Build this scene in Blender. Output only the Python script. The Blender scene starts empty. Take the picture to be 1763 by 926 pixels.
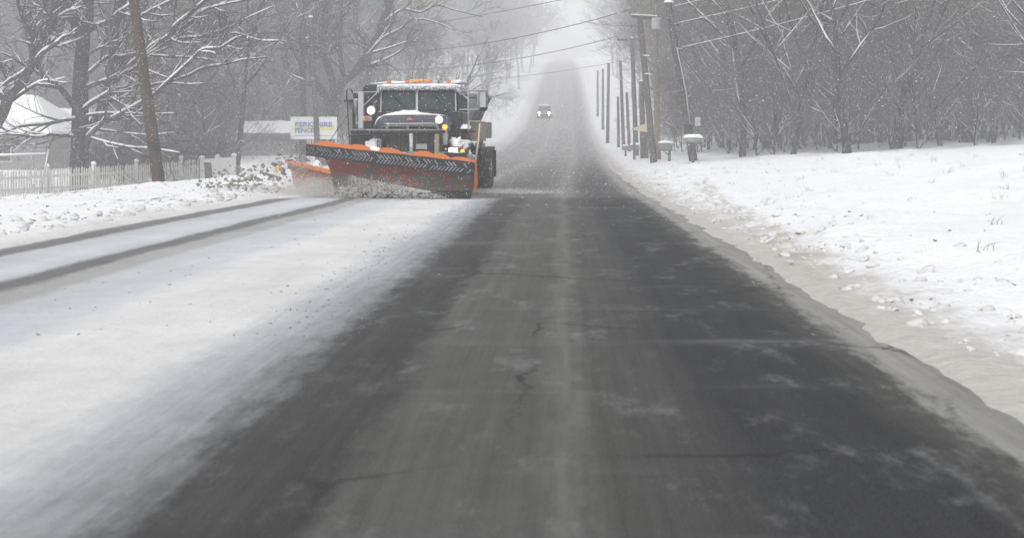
import bpy, bmesh, math, random
import numpy as np
from mathutils import Vector, Matrix, noise

SC = bpy.context.scene
COL = SC.collection
R = math.radians
# ------------------------------------------------------------------ camera
FPX, CX, CY, EYE = 2600.0, 967.0, 250.0, 1.15
cd = bpy.data.cameras.new('camera')
cam = bpy.data.objects.new('camera', cd); COL.objects.link(cam)
cam.location = (0, 0, EYE); cam.rotation_euler = (R(90), 0, 0)
cd.sensor_width = 36.0; cd.lens = FPX * 36.0 / 1763.0
cd.shift_x = -(CX - 881.5) / 1763.0
cd.shift_y = -(463.0 - CY) / 1763.0
cd.clip_start = 0.1; cd.clip_end = 3000
cd.dof.use_dof = True; cd.dof.focus_distance = 34.5; cd.dof.aperture_fstop = 4.8
SC.camera = cam
# ------------------------------------------------------------------ overcast sky and weak, wide sun
W = bpy.data.worlds.new('World'); SC.world = W; W.use_nodes = True
wn = W.node_tree; bg = wn.nodes['Background']
sky = wn.nodes.new('ShaderNodeTexSky'); sky.sky_type = 'NISHITA'; sky.sun_disc = False
sky.sun_elevation = R(48); sky.sun_rotation = R(200); sky.dust_density = 4.0
hs = wn.nodes.new('ShaderNodeHueSaturation'); hs.inputs['Saturation'].default_value = 0.10
wn.links.new(sky.outputs[0], hs.inputs['Color']); wn.links.new(hs.outputs[0], bg.inputs[0])
bg.inputs[1].default_value = 0.15
sl = bpy.data.lights.new('sun', 'SUN'); sl.energy = 0.5; sl.angle = R(30); sl.color = (1, .985, .96)
so = bpy.data.objects.new('sun', sl); COL.objects.link(so)
so.rotation_euler = (R(42), 0, R(-20))
vs = SC.view_settings
vs.view_transform = 'Standard'; vs.look = 'None'; vs.gamma = 1.0; vs.use_curve_mapping = False
vs.exposure = 0.58
cy = SC.cycles
cy.max_bounces = 8; cy.diffuse_bounces = 3; cy.glossy_bounces = 2; cy.transmission_bounces = 3
cy.volume_bounces = 6; cy.transparent_max_bounces = 6
cy.caustics_reflective = False; cy.caustics_refractive = False
cy.use_denoising = True
SC.render.film_transparent = False

# ------------------------------------------------------------------ helpers
def P(px, py, D):
    return Vector(((px - CX) / FPX * D, D, EYE + (CY - py) / FPX * D))

def setp(o, label=None, cat=None, group=None, kind=None):
    if label: o['label'] = label
    if cat: o['category'] = cat
    if group: o['group'] = group
    if kind: o['kind'] = kind
    return o

def empty(name, loc, label, cat, group=None, rz=0.0):
    o = bpy.data.objects.new(name, None); COL.objects.link(o)
    o.location = loc; o.rotation_euler = (0, 0, rz); o.empty_display_size = .2
    return setp(o, label, cat, group)

def link(name, me, parent=None, mat=None):
    o = bpy.data.objects.new(name, me); COL.objects.link(o)
    if mat is not None and not me.materials: me.materials.append(mat)
    if parent is not None: o.parent = parent
    return o

def np_mesh(name, V, F, mat, smooth=True):
    V = np.asarray(V, dtype=np.float32); F = np.asarray(F, dtype=np.int32)
    me = bpy.data.meshes.new(name)
    n, k = F.shape
    me.vertices.add(len(V)); me.vertices.foreach_set('co', V.ravel())
    me.loops.add(n * k); me.loops.foreach_set('vertex_index', F.ravel())
    me.polygons.add(n); me.polygons.foreach_set('loop_start', np.arange(0, n * k, k, dtype=np.int32))
    me.polygons.foreach_set('loop_total', np.full(n, k, dtype=np.int32))
    me.polygons.foreach_set('use_smooth', np.full(n, smooth, dtype=bool))
    me.update(calc_edges=True); me.validate()
    if mat: me.materials.append(mat)
    return me

def tubes(polys, sides):
    """polys: list of (points, radii). Returns verts, quads."""
    groups = {}
    for p, r in polys: groups.setdefault(len(p), []).append((p, r))
    VV, FF, off = [], [], 0
    for n, g in groups.items():
        Pn = np.array([[tuple(q) for q in p] for p, _ in g], dtype=np.float64)
        Rn = np.array([r for _, r in g], dtype=np.float64)
        T = np.gradient(Pn, axis=1); T /= np.linalg.norm(T, axis=2, keepdims=True) + 1e-9
        ref = np.zeros_like(T); ref[..., 0] = 1.0
        m = np.abs(T[..., 0]) > .9; ref[m] = (0, 1, 0)
        U = np.cross(T, ref); U /= np.linalg.norm(U, axis=2, keepdims=True) + 1e-9
        Wv = np.cross(T, U)
        a = np.arange(sides) * 2 * np.pi / sides
        V = Pn[:, :, None, :] + Rn[:, :, None, None] * (np.cos(a)[None, None, :, None] * U[:, :, None, :] + np.sin(a)[None, None, :, None] * Wv[:, :, None, :])
        M = len(g)
        idx = (np.arange(M)[:, None, None] * n + np.arange(n - 1)[None, :, None]) * sides + np.arange(sides)[None, None, :]
        nx = (np.arange(M)[:, None, None] * n + np.arange(n - 1)[None, :, None]) * sides + ((np.arange(sides) + 1) % sides)[None, None, :]
        F = np.stack([idx, nx, nx + sides, idx + sides], axis=-1).reshape(-1, 4) + off
        VV.append(V.reshape(-1, 3)); FF.append(F); off += M * n * sides
    if not VV: return np.zeros((0, 3)), np.zeros((0, 4), dtype=int)
    return np.concatenate(VV), np.concatenate(FF)

def tube_mesh(name, batches, mat):
    VV, FF, off = [], [], 0
    for polys, s in batches:
        v, f = tubes(polys, s)
        if len(v): VV.append(v); FF.append(f + off); off += len(v)
    return np_mesh(name, np.concatenate(VV), np.concatenate(FF), mat)

class MB:
    def __init__(s): s.v = []; s.f = []
    def add(s, vs, fs):
        o = len(s.v); s.v += [tuple(q) for q in vs]; s.f += [tuple(i + o for i in f) for f in fs]; return s
    def hexa(s, b, t):
        return s.add(list(b) + list(t), [(3, 2, 1, 0), (4, 5, 6, 7), (0, 1, 5, 4), (1, 2, 6, 5), (2, 3, 7, 6), (3, 0, 4, 7)])
    def box(s, x0, x1, y0, y1, z0, z1):
        x0, x1 = min(x0, x1), max(x0, x1); y0, y1 = min(y0, y1), max(y0, y1); z0, z1 = min(z0, z1), max(z0, z1)
        return s.hexa([(x0, y0, z0), (x1, y0, z0), (x1, y1, z0), (x0, y1, z0)], [(x0, y0, z1), (x1, y0, z1), (x1, y1, z1), (x0, y1, z1)])
    def prism(s, poly, d):
        n = len(poly); d = Vector(d)
        a = [Vector(p) for p in poly]; b = [p + d for p in a]
        return s.add(a + b, [tuple(range(n))[::-1], tuple(range(n, 2 * n))] + [(i, (i + 1) % n, n + (i + 1) % n, n + i) for i in range(n)])
    def tube(s, pts, r, n=8):
        pts = [Vector(p) for p in pts]
        rr = r if isinstance(r, (list, tuple)) else [r] * len(pts)
        vs, fs = [], []
        for i, p in enumerate(pts):
            t = (pts[min(i + 1, len(pts) - 1)] - pts[max(i - 1, 0)]).normalized()
            ref = Vector((1, 0, 0)) if abs(t.x) < .9 else Vector((0, 1, 0))
            u = t.cross(ref).normalized(); w = t.cross(u)
            for k in range(n):
                a = 2 * math.pi * k / n
                vs.append(p + (u * math.cos(a) + w * math.sin(a)) * rr[i])
        for i in range(len(pts) - 1):
            for k in range(n):
                k2 = (k + 1) % n
                fs.append((i * n + k, i * n + k2, (i + 1) * n + k2, (i + 1) * n + k))
        fs.append(tuple(range(n))[::-1]); fs.append(tuple(range((len(pts) - 1) * n, len(pts) * n)))
        return s.add(vs, fs)
    def bar(s, a, b, w, h):
        a, b = Vector(a), Vector(b); t = (b - a).normalized()
        up = Vector((0, 0, 1)) if abs(t.z) < .9 else Vector((0, 1, 0))
        u = t.cross(up).normalized() * w / 2; q = u.cross(t).normalized() * h / 2
        return s.hexa([a - u - q, a + u - q, a + u + q, a - u + q], [b - u - q, b + u - q, b + u + q, b - u + q])
    def grid(s, fn, nu, nv, thick=None):
        vs = [Vector(fn(i / nu, j / nv)) for j in range(nv + 1) for i in range(nu + 1)]
        q = lambda i, j: j * (nu + 1) + i
        fs = [(q(i, j), q(i + 1, j), q(i + 1, j + 1), q(i, j + 1)) for j in range(nv) for i in range(nu)]
        if thick is not None:
            N = len(vs); d = Vector(thick); vs = vs + [v + d for v in vs]
            fs += [tuple(N + k for k in f[::-1]) for f in fs]
            rim = [q(i, 0) for i in range(nu + 1)] + [q(nu, j) for j in range(1, nv + 1)] + [q(i, nv) for i in range(nu - 1, -1, -1)] + [q(0, j) for j in range(nv - 1, 0, -1)]
            fs += [(rim[k], N + rim[k], N + rim[(k + 1) % len(rim)], rim[(k + 1) % len(rim)]) for k in range(len(rim))]
        return s.add(vs, fs)
    def heap(s, c, sx, sy, sz, seed=0, n=20, m=7, rough=.25):
        c = Vector(c)
        def fn(a, b):
            an = a * 2 * math.pi; e = b * math.pi / 2
            d = Vector((math.cos(an) * math.cos(e), math.sin(an) * math.cos(e), math.sin(e)))
            k = 1 + rough * noise.noise(d * 2.1 + Vector((seed * 3.7, seed, 0))) + rough * .5 * noise.noise(d * 5 + Vector((seed, 9, 0)))
            return c + Vector((d.x * sx * k, d.y * sy * k, d.z * sz * k))
        return s.grid(fn, n, m)
    def build(s, name, mat, parent=None, bevel=0, smooth=False, seg=1):
        me = bpy.data.meshes.new(name); me.from_pydata(s.v, [], s.f)
        bm = bmesh.new(); bm.from_mesh(me)
        bmesh.ops.remove_doubles(bm, verts=bm.verts, dist=1e-5)
        bmesh.ops.recalc_face_normals(bm, faces=bm.faces)
        if bevel:
            es = [e for e in bm.edges if len(e.link_faces) == 2 and e.calc_face_angle(0) > .5]
            bmesh.ops.bevel(bm, geom=es, offset=bevel, segments=seg, affect='EDGES', clamp_overlap=True)
        bm.to_mesh(me); bm.free()
        if smooth:
            for p in me.polygons: p.use_smooth = True
        if mat: me.materials.append(mat)
        return link(name, me, parent)

# ------------------------------------------------------------------ materials
def nodes(m):
    m.use_nodes = True; nt = m.node_tree
    return nt, nt.nodes, nt.links, nt.nodes['Principled BSDF']

def mth(nt, op, a, b=None, c=None, clamp=False):
    n = nt.nodes.new('ShaderNodeMath'); n.operation = op; n.use_clamp = clamp
    for i, v in enumerate((a, b, c)):
        if v is None: continue
        if isinstance(v, (int, float)): n.inputs[i].default_value = v
        else: nt.links.new(v, n.inputs[i])
    return n.outputs[0]

def mixc(nt, f, a, b):
    n = nt.nodes.new('ShaderNodeMix'); n.data_type = 'RGBA'
    for s, v in ((n.inputs['Factor'], f), (n.inputs[6], a), (n.inputs[7], b)):
        if isinstance(v, (int, float)): s.default_value = v
        elif isinstance(v, (tuple, list)): s.default_value = tuple(v) + (1,) if len(v) == 3 else v
        else: nt.links.new(v, s)
    return n.outputs[2]

def noi(nt, vec, scale, detail=4, rough=.55, out=0):
    n = nt.nodes.new('ShaderNodeTexNoise'); n.inputs['Scale'].default_value = scale
    n.inputs['Detail'].default_value = detail; n.inputs['Roughness'].default_value = rough
    if vec is not None: nt.links.new(vec, n.inputs['Vector'])
    return n.outputs[out]

def rng_map(nt, v, a, b, c=0.0, d=1.0):
    n = nt.nodes.new('ShaderNodeMapRange'); n.interpolation_type = 'SMOOTHSTEP'
    nt.links.new(v, n.inputs[0])
    for i, k in enumerate((a, b, c, d)): n.inputs[i + 1].default_value = k
    return n.outputs[0]

def coords(nt, scale=None, kind='Object'):
    t = nt.nodes.new('ShaderNodeTexCoord').outputs[kind]
    if scale is None: return t
    m = nt.nodes.new('ShaderNodeMapping'); m.inputs['Scale'].default_value = scale
    nt.links.new(t, m.inputs[0]); return m.outputs[0]

def bump(nt, h, strength, dist, bsdf):
    b = nt.nodes.new('ShaderNodeBump'); b.inputs['Strength'].default_value = strength; b.inputs['Distance'].default_value = dist
    nt.links.new(h, b.inputs['Height']); nt.links.new(b.outputs[0], bsdf.inputs['Normal'])

def mat(name, c1, c2=None, rough=.7, metal=0.0, scale=12, frost=0.0, fscale=30, bmp=.0, stretch=None, spec=.5, frost_col=(.72, .73, .75), topsnow=0.0):
    m = bpy.data.materials.new(name); nt, N, L, B = nodes(m)
    v = coords(nt, stretch)
    col = mixc(nt, noi(nt, v, scale, 5), c1, c2 or tuple(k * .6 for k in c1))
    if frost > 0:
        f = noi(nt, coords(nt), fscale, 6, .7); lo = .75 - frost * .45
        fm = rng_map(nt, f, lo, lo + .12)
        if topsnow:
            g = nt.nodes.new('ShaderNodeNewGeometry'); s = nt.nodes.new('ShaderNodeSeparateXYZ')
            L.new(g.outputs['Normal'], s.inputs[0])
            up = mth(nt, 'ADD', s.outputs[2], mth(nt, 'MULTIPLY', mth(nt, 'SUBTRACT', noi(nt, coords(nt), 7, 3), .5), .9))
            fm = mth(nt, 'MAXIMUM', fm, mth(nt, 'MULTIPLY', rng_map(nt, up, .55, .8), topsnow))
        col = mixc(nt, fm, col, frost_col)
    L.new(col, B.inputs['Base Color'])
    B.inputs['Roughness'].default_value = rough; B.inputs['Metallic'].default_value = metal
    B.inputs['Specular IOR Level'].default_value = spec
    if bmp: bump(nt, noi(nt, v, scale * 2, 5), bmp, .02, B)
    return m

def emis(name, col, strength, base=None):
    m = bpy.data.materials.new(name); nt, N, L, B = nodes(m)
    B.inputs['Base Color'].default_value = tuple(base or col) + (1,)
    B.inputs['Emission Color'].default_value = tuple(col) + (1,); B.inputs['Emission Strength'].default_value = strength
    return m

M = {}
M['snow'] = mat('snow', (.80, .81, .83), (.70, .71, .73), rough=.9, scale=6, bmp=.5, spec=.2)
M['bark'] = mat('bark', (.024, .021, .02), (.009, .008, .0075), rough=.95, scale=20, bmp=.6, stretch=(1, 1, .25), frost=.12, fscale=45, spec=.1)
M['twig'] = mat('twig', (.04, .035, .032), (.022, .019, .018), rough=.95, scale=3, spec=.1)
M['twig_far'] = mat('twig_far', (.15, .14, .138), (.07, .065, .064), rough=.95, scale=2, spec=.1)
M['twig_hazed'] = mat('twig_hazed', (.34, .34, .345), (.14, .135, .135), rough=.95, scale=2, spec=.1)  # snowy twig colour paled to stand in for haze on the distant woods
M['polewood'] = mat('polewood', (.085, .056, .044), (.028, .024, .022), rough=.9, scale=9, bmp=.5, stretch=(1, 1, .08), frost=.10, fscale=60, spec=.15)
M['polegrey'] = mat('polegrey', (.10, .09, .082), (.05, .046, .043), rough=.9, scale=9, bmp=.4, stretch=(1, 1, .08), frost=.1, fscale=60, spec=.15)
M['poledark'] = mat('poledark', (.055, .05, .046), (.025, .023, .021), rough=.9, scale=9, bmp=.4, stretch=(1, 1, .08), frost=.16, fscale=40, spec=.15)
M['poletan'] = mat('poletan', (.20, .16, .115), (.12, .095, .07), rough=.9, scale=9, bmp=.4, stretch=(1, 1, .08), spec=.15)
M['picket'] = mat('picket', (.60, .59, .56), (.44, .43, .40), rough=.9, scale=5, stretch=(1, 1, .3), spec=.2)
M['picketwhite'] = mat('picketwhite', (.66, .66, .64), (.52, .52, .50), rough=.85, scale=4, spec=.2)
M['galv'] = mat('galv', (.42, .44, .47), (.3, .31, .33), rough=.45, metal=.6, scale=20)
M['black'] = mat('black_steel', (.006, .0065, .009), (.012, .013, .017), rough=.6, spec=.25, scale=14, frost=.30, fscale=38, topsnow=.6)
M['rubber'] = mat('rubber', (.007, .008, .011), (.014, .015, .019), rough=.8, spec=.15, scale=18, frost=.27, fscale=55)
M['navy'] = mat('navy_paint', (.007, .010, .024), (.012, .016, .03), rough=.4, spec=.3, scale=8, frost=.32, fscale=26, topsnow=.75)
M['cabroof'] = mat('cab_roof_paint', (.06, .065, .085), (.10, .105, .12), rough=.6, scale=16, frost=.62, fscale=34, topsnow=.9)
M['greysteel'] = mat('grey_steel', (.20, .20, .20), (.11, .11, .11), rough=.6, scale=10, frost=.35, fscale=30, topsnow=.5)
M['palesteel'] = mat('pale_steel', (.42, .43, .44), (.30, .30, .31), rough=.5, scale=10, frost=.3, fscale=30)
M['tanbox'] = mat('tan_board', (.30, .26, .17), (.22, .19, .12), rough=.8, scale=10, frost=.18, fscale=40)
M['cream'] = mat('cream_paint', (.52, .46, .33), (.42, .37, .27), rough=.7)
M['orange'] = mat('orange_paint', (.58, .16, .012), (.45, .11, .01), rough=.45, scale=9, frost=.12, fscale=50)
M['amber'] = mat('amber_lens', (.75, .22, .04), (.65, .15, .03), rough=.25, scale=20, frost=.15, fscale=50)
M['amberbar'] = mat('amber_bar', (.70, .40, .12), (.60, .32, .09), rough=.3, scale=20, frost=.15, fscale=50)
M['red'] = mat('red_lens', (.35, .02, .015), rough=.4)
M['chrome'] = mat('chrome', (.55, .56, .58), rough=.25, metal=.9)
M['tyre'] = mat('tyre_rubber', (.022, .022, .024), (.035, .034, .034), rough=.9, scale=10, frost=.30, fscale=24)
M['lamp'] = emis('lamp_lit', (1, .93, .70), 1.7)
M['lampwarm'] = emis('lamp_lit_warm', (1, .88, .50), 1.6)
M['amberlit'] = emis('amber_lit', (1, .36, .03), 1.3)
M['amberoff'] = mat('amber_off', (.55, .10, .02), (.42, .07, .015), rough=.3, scale=30)
M['signwhite'] = mat('sign_white', (.80, .81, .82), (.74, .75, .76), rough=.5, scale=3)
M['signblue'] = mat('sign_blue', (.10, .20, .45), (.12, .22, .46), rough=.5)
M['signyellow'] = mat('sign_yellow', (.80, .74, .28), (.76, .70, .26), rough=.5)
M['signgrey'] = mat('sign_grey', (.45, .45, .45), rough=.5)
M['siding'] = mat('siding', (.20, .18, .165), (.15, .135, .125), rough=.9, scale=4)
M['brick'] = mat('dark_siding', (.13, .12, .115), (.10, .095, .09), rough=.9, scale=6)
M['windowglass'] = mat('dark_window', (.03, .033, .036), rough=.2)
M['slush'] = mat('slush', (.26, .245, .215), (.10, .095, .085), rough=.85, scale=9, bmp=.6)
M['grain'] = mat('spray_grain', (.62, .61, .59), (.42, .41, .39), rough=.9, scale=2)
M['flake'] = mat('flake', (.88, .88, .9), (.84, .84, .86), rough=.9, scale=1, spec=.1)
M['yellow'] = mat('hydrant_yellow', (.62, .42, .10), (.50, .33, .08), rough=.6)
M['tanroof'] = mat('tan_roof', (.50, .43, .30), (.42, .36, .26), rough=.9)
M['carpaint'] = mat('car_paint', (.10, .105, .12), (.07, .073, .08), rough=.4)
M['skin'] = mat('skin', (.45, .26, .18), rough=.6)
M['jacket'] = mat('hivis_jacket', (.65, .18, .04), (.5, .14, .03), rough=.8)
M['seat'] = mat('seat_cloth', (.03, .03, .033), rough=.9)
M['wire'] = mat('wire', (.06, .06, .065), rough=.7)

def glass_mat():
    m = bpy.data.materials.new('windscreen_glass'); nt, N, L, B = nodes(m)
    B.inputs['Base Color'].default_value = (.018, .04, .043, 1); B.inputs['Roughness'].default_value = .12
    B.inputs['Specular IOR Level'].default_value = .3
    tr = N.new('ShaderNodeBsdfTransparent'); tr.inputs[0].default_value = (.55, .75, .75, 1)
    sn = N.new('ShaderNodeBsdfDiffuse'); sn.inputs[0].default_value = (.6, .62, .64, 1)
    mx = N.new('ShaderNodeMixShader'); mx.inputs[0].default_value = .5
    L.new(B.outputs[0], mx.inputs[1]); L.new(tr.outputs[0], mx.inputs[2])
    m2 = N.new('ShaderNodeMixShader')
    fr = rng_map(nt, noi(nt, coords(nt), 30, 6, .75), .60, .76, 0.02, .40)
    L.new(fr, m2.inputs[0]); L.new(mx.outputs[0], m2.inputs[1]); L.new(sn.outputs[0], m2.inputs[2])
    L.new(m2.outputs[0], N['Material Output'].inputs[0])
    return m
M['glass'] = glass_mat()

def plow_mat(name, zlo, zhi, c1=(.38, .042, .009), c2=(.20, .022, .007)):
    """orange-red paint under a ragged coat of grey road slush, thicker towards the cutting edge"""
    m = bpy.data.materials.new(name); nt, N, L, B = nodes(m)
    v = coords(nt); s = N.new('ShaderNodeSeparateXYZ'); L.new(v, s.inputs[0])
    base = mixc(nt, noi(nt, v, 5, 5), c1, c2)
    big = noi(nt, coords(nt, (1, 1, 1.3)), 3.2, 6, .65)
    h = rng_map(nt, s.outputs[2], zlo, zhi, .36, -.06)
    a = mth(nt, 'ADD', mth(nt, 'MULTIPLY_ADD', big, 1.9, -.45), h)
    dm = rng_map(nt, a, .57, .70)
    dirt = mixc(nt, noi(nt, v, 26, 5, .7), (.15, .14, .118), (.035, .033, .03))
    fine = rng_map(nt, noi(nt, v, 45, 5, .75), .44, .62, 0, .75)
    col = mixc(nt, dm, mixc(nt, fine, base, (.09, .055, .045)), dirt)
    L.new(col, B.inputs['Base Color']); B.inputs['Roughness'].default_value = .65
    bump(nt, a, .6, .03, B)
    return m
M['plow'] = plow_mat('plow_paint', .12, .85)
M['wing'] = plow_mat('wing_paint', .0, .45, (.56, .13, .02), (.42, .08, .015))

# ------------------------------------------------------------------ terrain
YK = [-60, 60, 85, 104, 140, 187, 260, 328, 420, 520, 620, 800]
ZK = [0, 0, .06, .25, 1.2, 3.3, 9.75, 15.9, 23.2, 29.8, 36.0, 47]
_yd = np.linspace(-60, 800, 1721)
_zd = np.interp(_yd, YK, ZK); _k = np.hanning(61); _k /= _k.sum()
_zs = np.convolve(np.pad(_zd, 30, mode='edge'), _k, mode='valid')
def zr(y): return float(np.interp(y, _yd, _zs))
def shift(y): return float(np.interp(y, [40, 104, 187, 260, 700], [0, .8, 1.3, 1.65, 2.2]))
UL, UR = -6.4, 2.05
def sst(a, b, x):
    t = min(1, max(0, (x - a) / (b - a))); return t * t * (3 - 2 * t)
def gz(x, y, bumps=True):
    u = x - shift(y); b = zr(y); d = 0
    if u < UL:
        d = UL - u
        h1 = np.interp(d, [0, .3, 1, 3, 5, 6.5, 9, 12, 16, 40, 160], [.022, .03, .07, .09, .06, -.08, -.5, -.72, -.78, -.7, 1])
        h2 = np.interp(d, [0, .3, 1, 5, 10, 40, 160], [.022, .05, .2, .25, .15, .2, 2.5])
        t = sst(72, 135, y); h = h1 * (1 - t) + h2 * t
    elif u > UR:
        d = u - UR
        h = np.interp(d, [0, .4, 1, 2.5, 4, 8, 30, 160], [.022, .04, .10, .28, .42, .75, 1.8, 10])
        if bumps: h += min(1, d / 2) * (.16 * noise.noise((x * .45 + 5, y * .22, 8.8)) + .07 * noise.noise((x * 1.1, y * .5, 3.3)))
    else:
        e = max((u - (UR - .5)) / .5, ((UL + .5) - u) / .5, 0)      # snow and slush spill raggedly over the road edge
        if e <= 0: return b - .06
        rag = .035 * noise.noise((x * 2.5, y * .9, 5.5)) + .022 * noise.noise((x * 6, y * 3.1, 1.5)) if bumps else 0
        return b + .06 * e - .06 + .022 * e * e + rag * e
    if bumps:
        k = min(1, .25 + d / .8)
        h += k * (.10 * noise.noise((x * .35, y * .3, 1.3)) + .05 * noise.noise((x * 1.3, y * .9, 4.1)) + .034 * noise.noise((x * 4.5, y * 3.2, 7.7)) + .016 * noise.noise((x * 9, y * 6, 2.7)))
    return b + float(h)

def arr(*seg):
    out = []
    for a, b, s in seg: out += list(np.arange(a, b, s))
    return out
us = arr((-160, -40, 6), (-40, -14, 1), (-14, UL, .16), (UL, UL + .5, .1), (UL + .5, UR - .5, 1.2), (UR - .5, UR, .1), (UR, 9, .16), (9, 30, .8), (30, 161, 6))
ys = arr((-15, 6, 1), (6, 45, .22), (45, 110, .8), (110, 761, 5))
NU, NY = len(us), len(ys)
V = np.zeros((NY, NU, 3)); UVg = np.zeros((NY, NU, 2))
for j, y in enumerate(ys):
    sh = shift(y)
    for i, u in enumerate(us):
        V[j, i] = (u + sh, y, gz(u + sh, y)); UVg[j, i] = (u, y)
def grid_faces(NY, NU):
    i, j = np.meshgrid(np.arange(NU - 1), np.arange(NY - 1))
    a = j * NU + i
    return np.stack([a, a + 1, a + NU + 1, a + NU], -1).reshape(-1, 4)
F = grid_faces(NY, NU)
def put_uv(me, UV, F):
    l = me.uv_layers.new(name='UVMap'); l.data.foreach_set('uv', UV.reshape(-1, 2)[F.ravel()].astype(np.float32).ravel())

def uvsplit(nt):
    n = nt.nodes.new('ShaderNodeUVMap'); n.uv_map = 'UVMap'
    s = nt.nodes.new('ShaderNodeSeparateXYZ'); nt.links.new(n.outputs[0], s.inputs[0])
    return n.outputs[0], s.outputs[0], s.outputs[1]
def vmap(nt, vec, sc):
    m = nt.nodes.new('ShaderNodeMapping'); m.inputs['Scale'].default_value = sc; nt.links.new(vec, m.inputs[0]); return m.outputs[0]

def snow_ground():
    m = bpy.data.materials.new('snow_ground'); nt, N, L, B = nodes(m)
    uv, u, v = uvsplit(nt); ob = coords(nt)
    base = mixc(nt, noi(nt, ob, .8, 5), (.76, .77, .79), (.66, .67, .69))
    dist = mth(nt, 'MULTIPLY', mth(nt, 'SUBTRACT', noi(nt, vmap(nt, uv, (1, .45, 1)), 2.0, 8, .75), .5), 2.4)
    ud = mth(nt, 'ADD', u, dist)
    # road-side grit: right bank browner and wider than left verge
    right = rng_map(nt, ud, UR + .05, UR + 1.0, 1, 0)
    rmask = mth(nt, 'MULTIPLY', right, rng_map(nt, u, -1, 1))
    left = mth(nt, 'MULTIPLY', rng_map(nt, ud, UL - 1.0, UL - .05, 0, 1), rng_map(nt, u, -4, -6))
    gr = mixc(nt, noi(nt, ob, 7, 5, .7), (.24, .22, .19), (.50, .48, .45))
    gl = mixc(nt, noi(nt, ob, 5, 5, .6), (.46, .445, .42), (.60, .595, .59))
    c = mixc(nt, mth(nt, 'MULTIPLY', rmask, .85), base, gr)
    c = mixc(nt, mth(nt, 'MULTIPLY', left, .85), c, gl)
    # grass and mud specks poking through
    near = rng_map(nt, v, 60, 110, 1, 0)
    sp = mth(nt, 'MULTIPLY', rng_map(nt, noi(nt, vmap(nt, ob, (1, .6, 1)), 9, 6, .75), .665, .72), near)
    sp = mth(nt, 'MULTIPLY', sp, rng_map(nt, noi(nt, ob, .5, 2), .35, .6, .15, 1))
    c = mixc(nt, mth(nt, 'MULTIPLY', sp, .8), c, (.13, .12, .09))
    # bare soil line scraped in the verge, and dead grass along its crest
    def line(centre, half, v0, v1, colr, k):
        dd = mth(nt, 'ABSOLUTE', mth(nt, 'SUBTRACT', mth(nt, 'ADD', u, mth(nt, 'MULTIPLY', dist, .12)), centre))
        msk = mth(nt, 'MULTIPLY', rng_map(nt, dd, half * .3, half, 1, 0), mth(nt, 'MULTIPLY', rng_map(nt, v, v0, v0 + 3), rng_map(nt, v, v1 - 1, v1 + 2, 1, 0)))
        msk = mth(nt, 'MULTIPLY', msk, rng_map(nt, noi(nt, vmap(nt, ob, (2, .5, 1)), 3, 5, .7), .38, .6))
        return mixc(nt, mth(nt, 'MULTIPLY', msk, k), c, colr)
    c = line(-8.36, .13, 24.5, 32.5, (.16, .155, .15), .9)
    c = line(mth(nt, 'MULTIPLY_ADD', v, -.142, -6.29), .22, 27.5, 37, (.27, .23, .13), .8)
    c = line(mth(nt, 'MULTIPLY_ADD', v, .05, 1.6), .30, 12, 40, (.30, .27, .22), .6)
    L.new(c, B.inputs['Base Color']); B.inputs['Roughness'].default_value = .9; B.inputs['Specular IOR Level'].default_value = .2
    bump(nt, noi(nt, ob, 6, 6, .65), .8, .07, B)
    return m
M['ground'] = snow_ground()
gme = np_mesh('snow_ground', V.reshape(-1, 3), F, M['ground']); put_uv(gme, UVg, F)
setp(link('snow_ground', gme), kind='structure')

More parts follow.
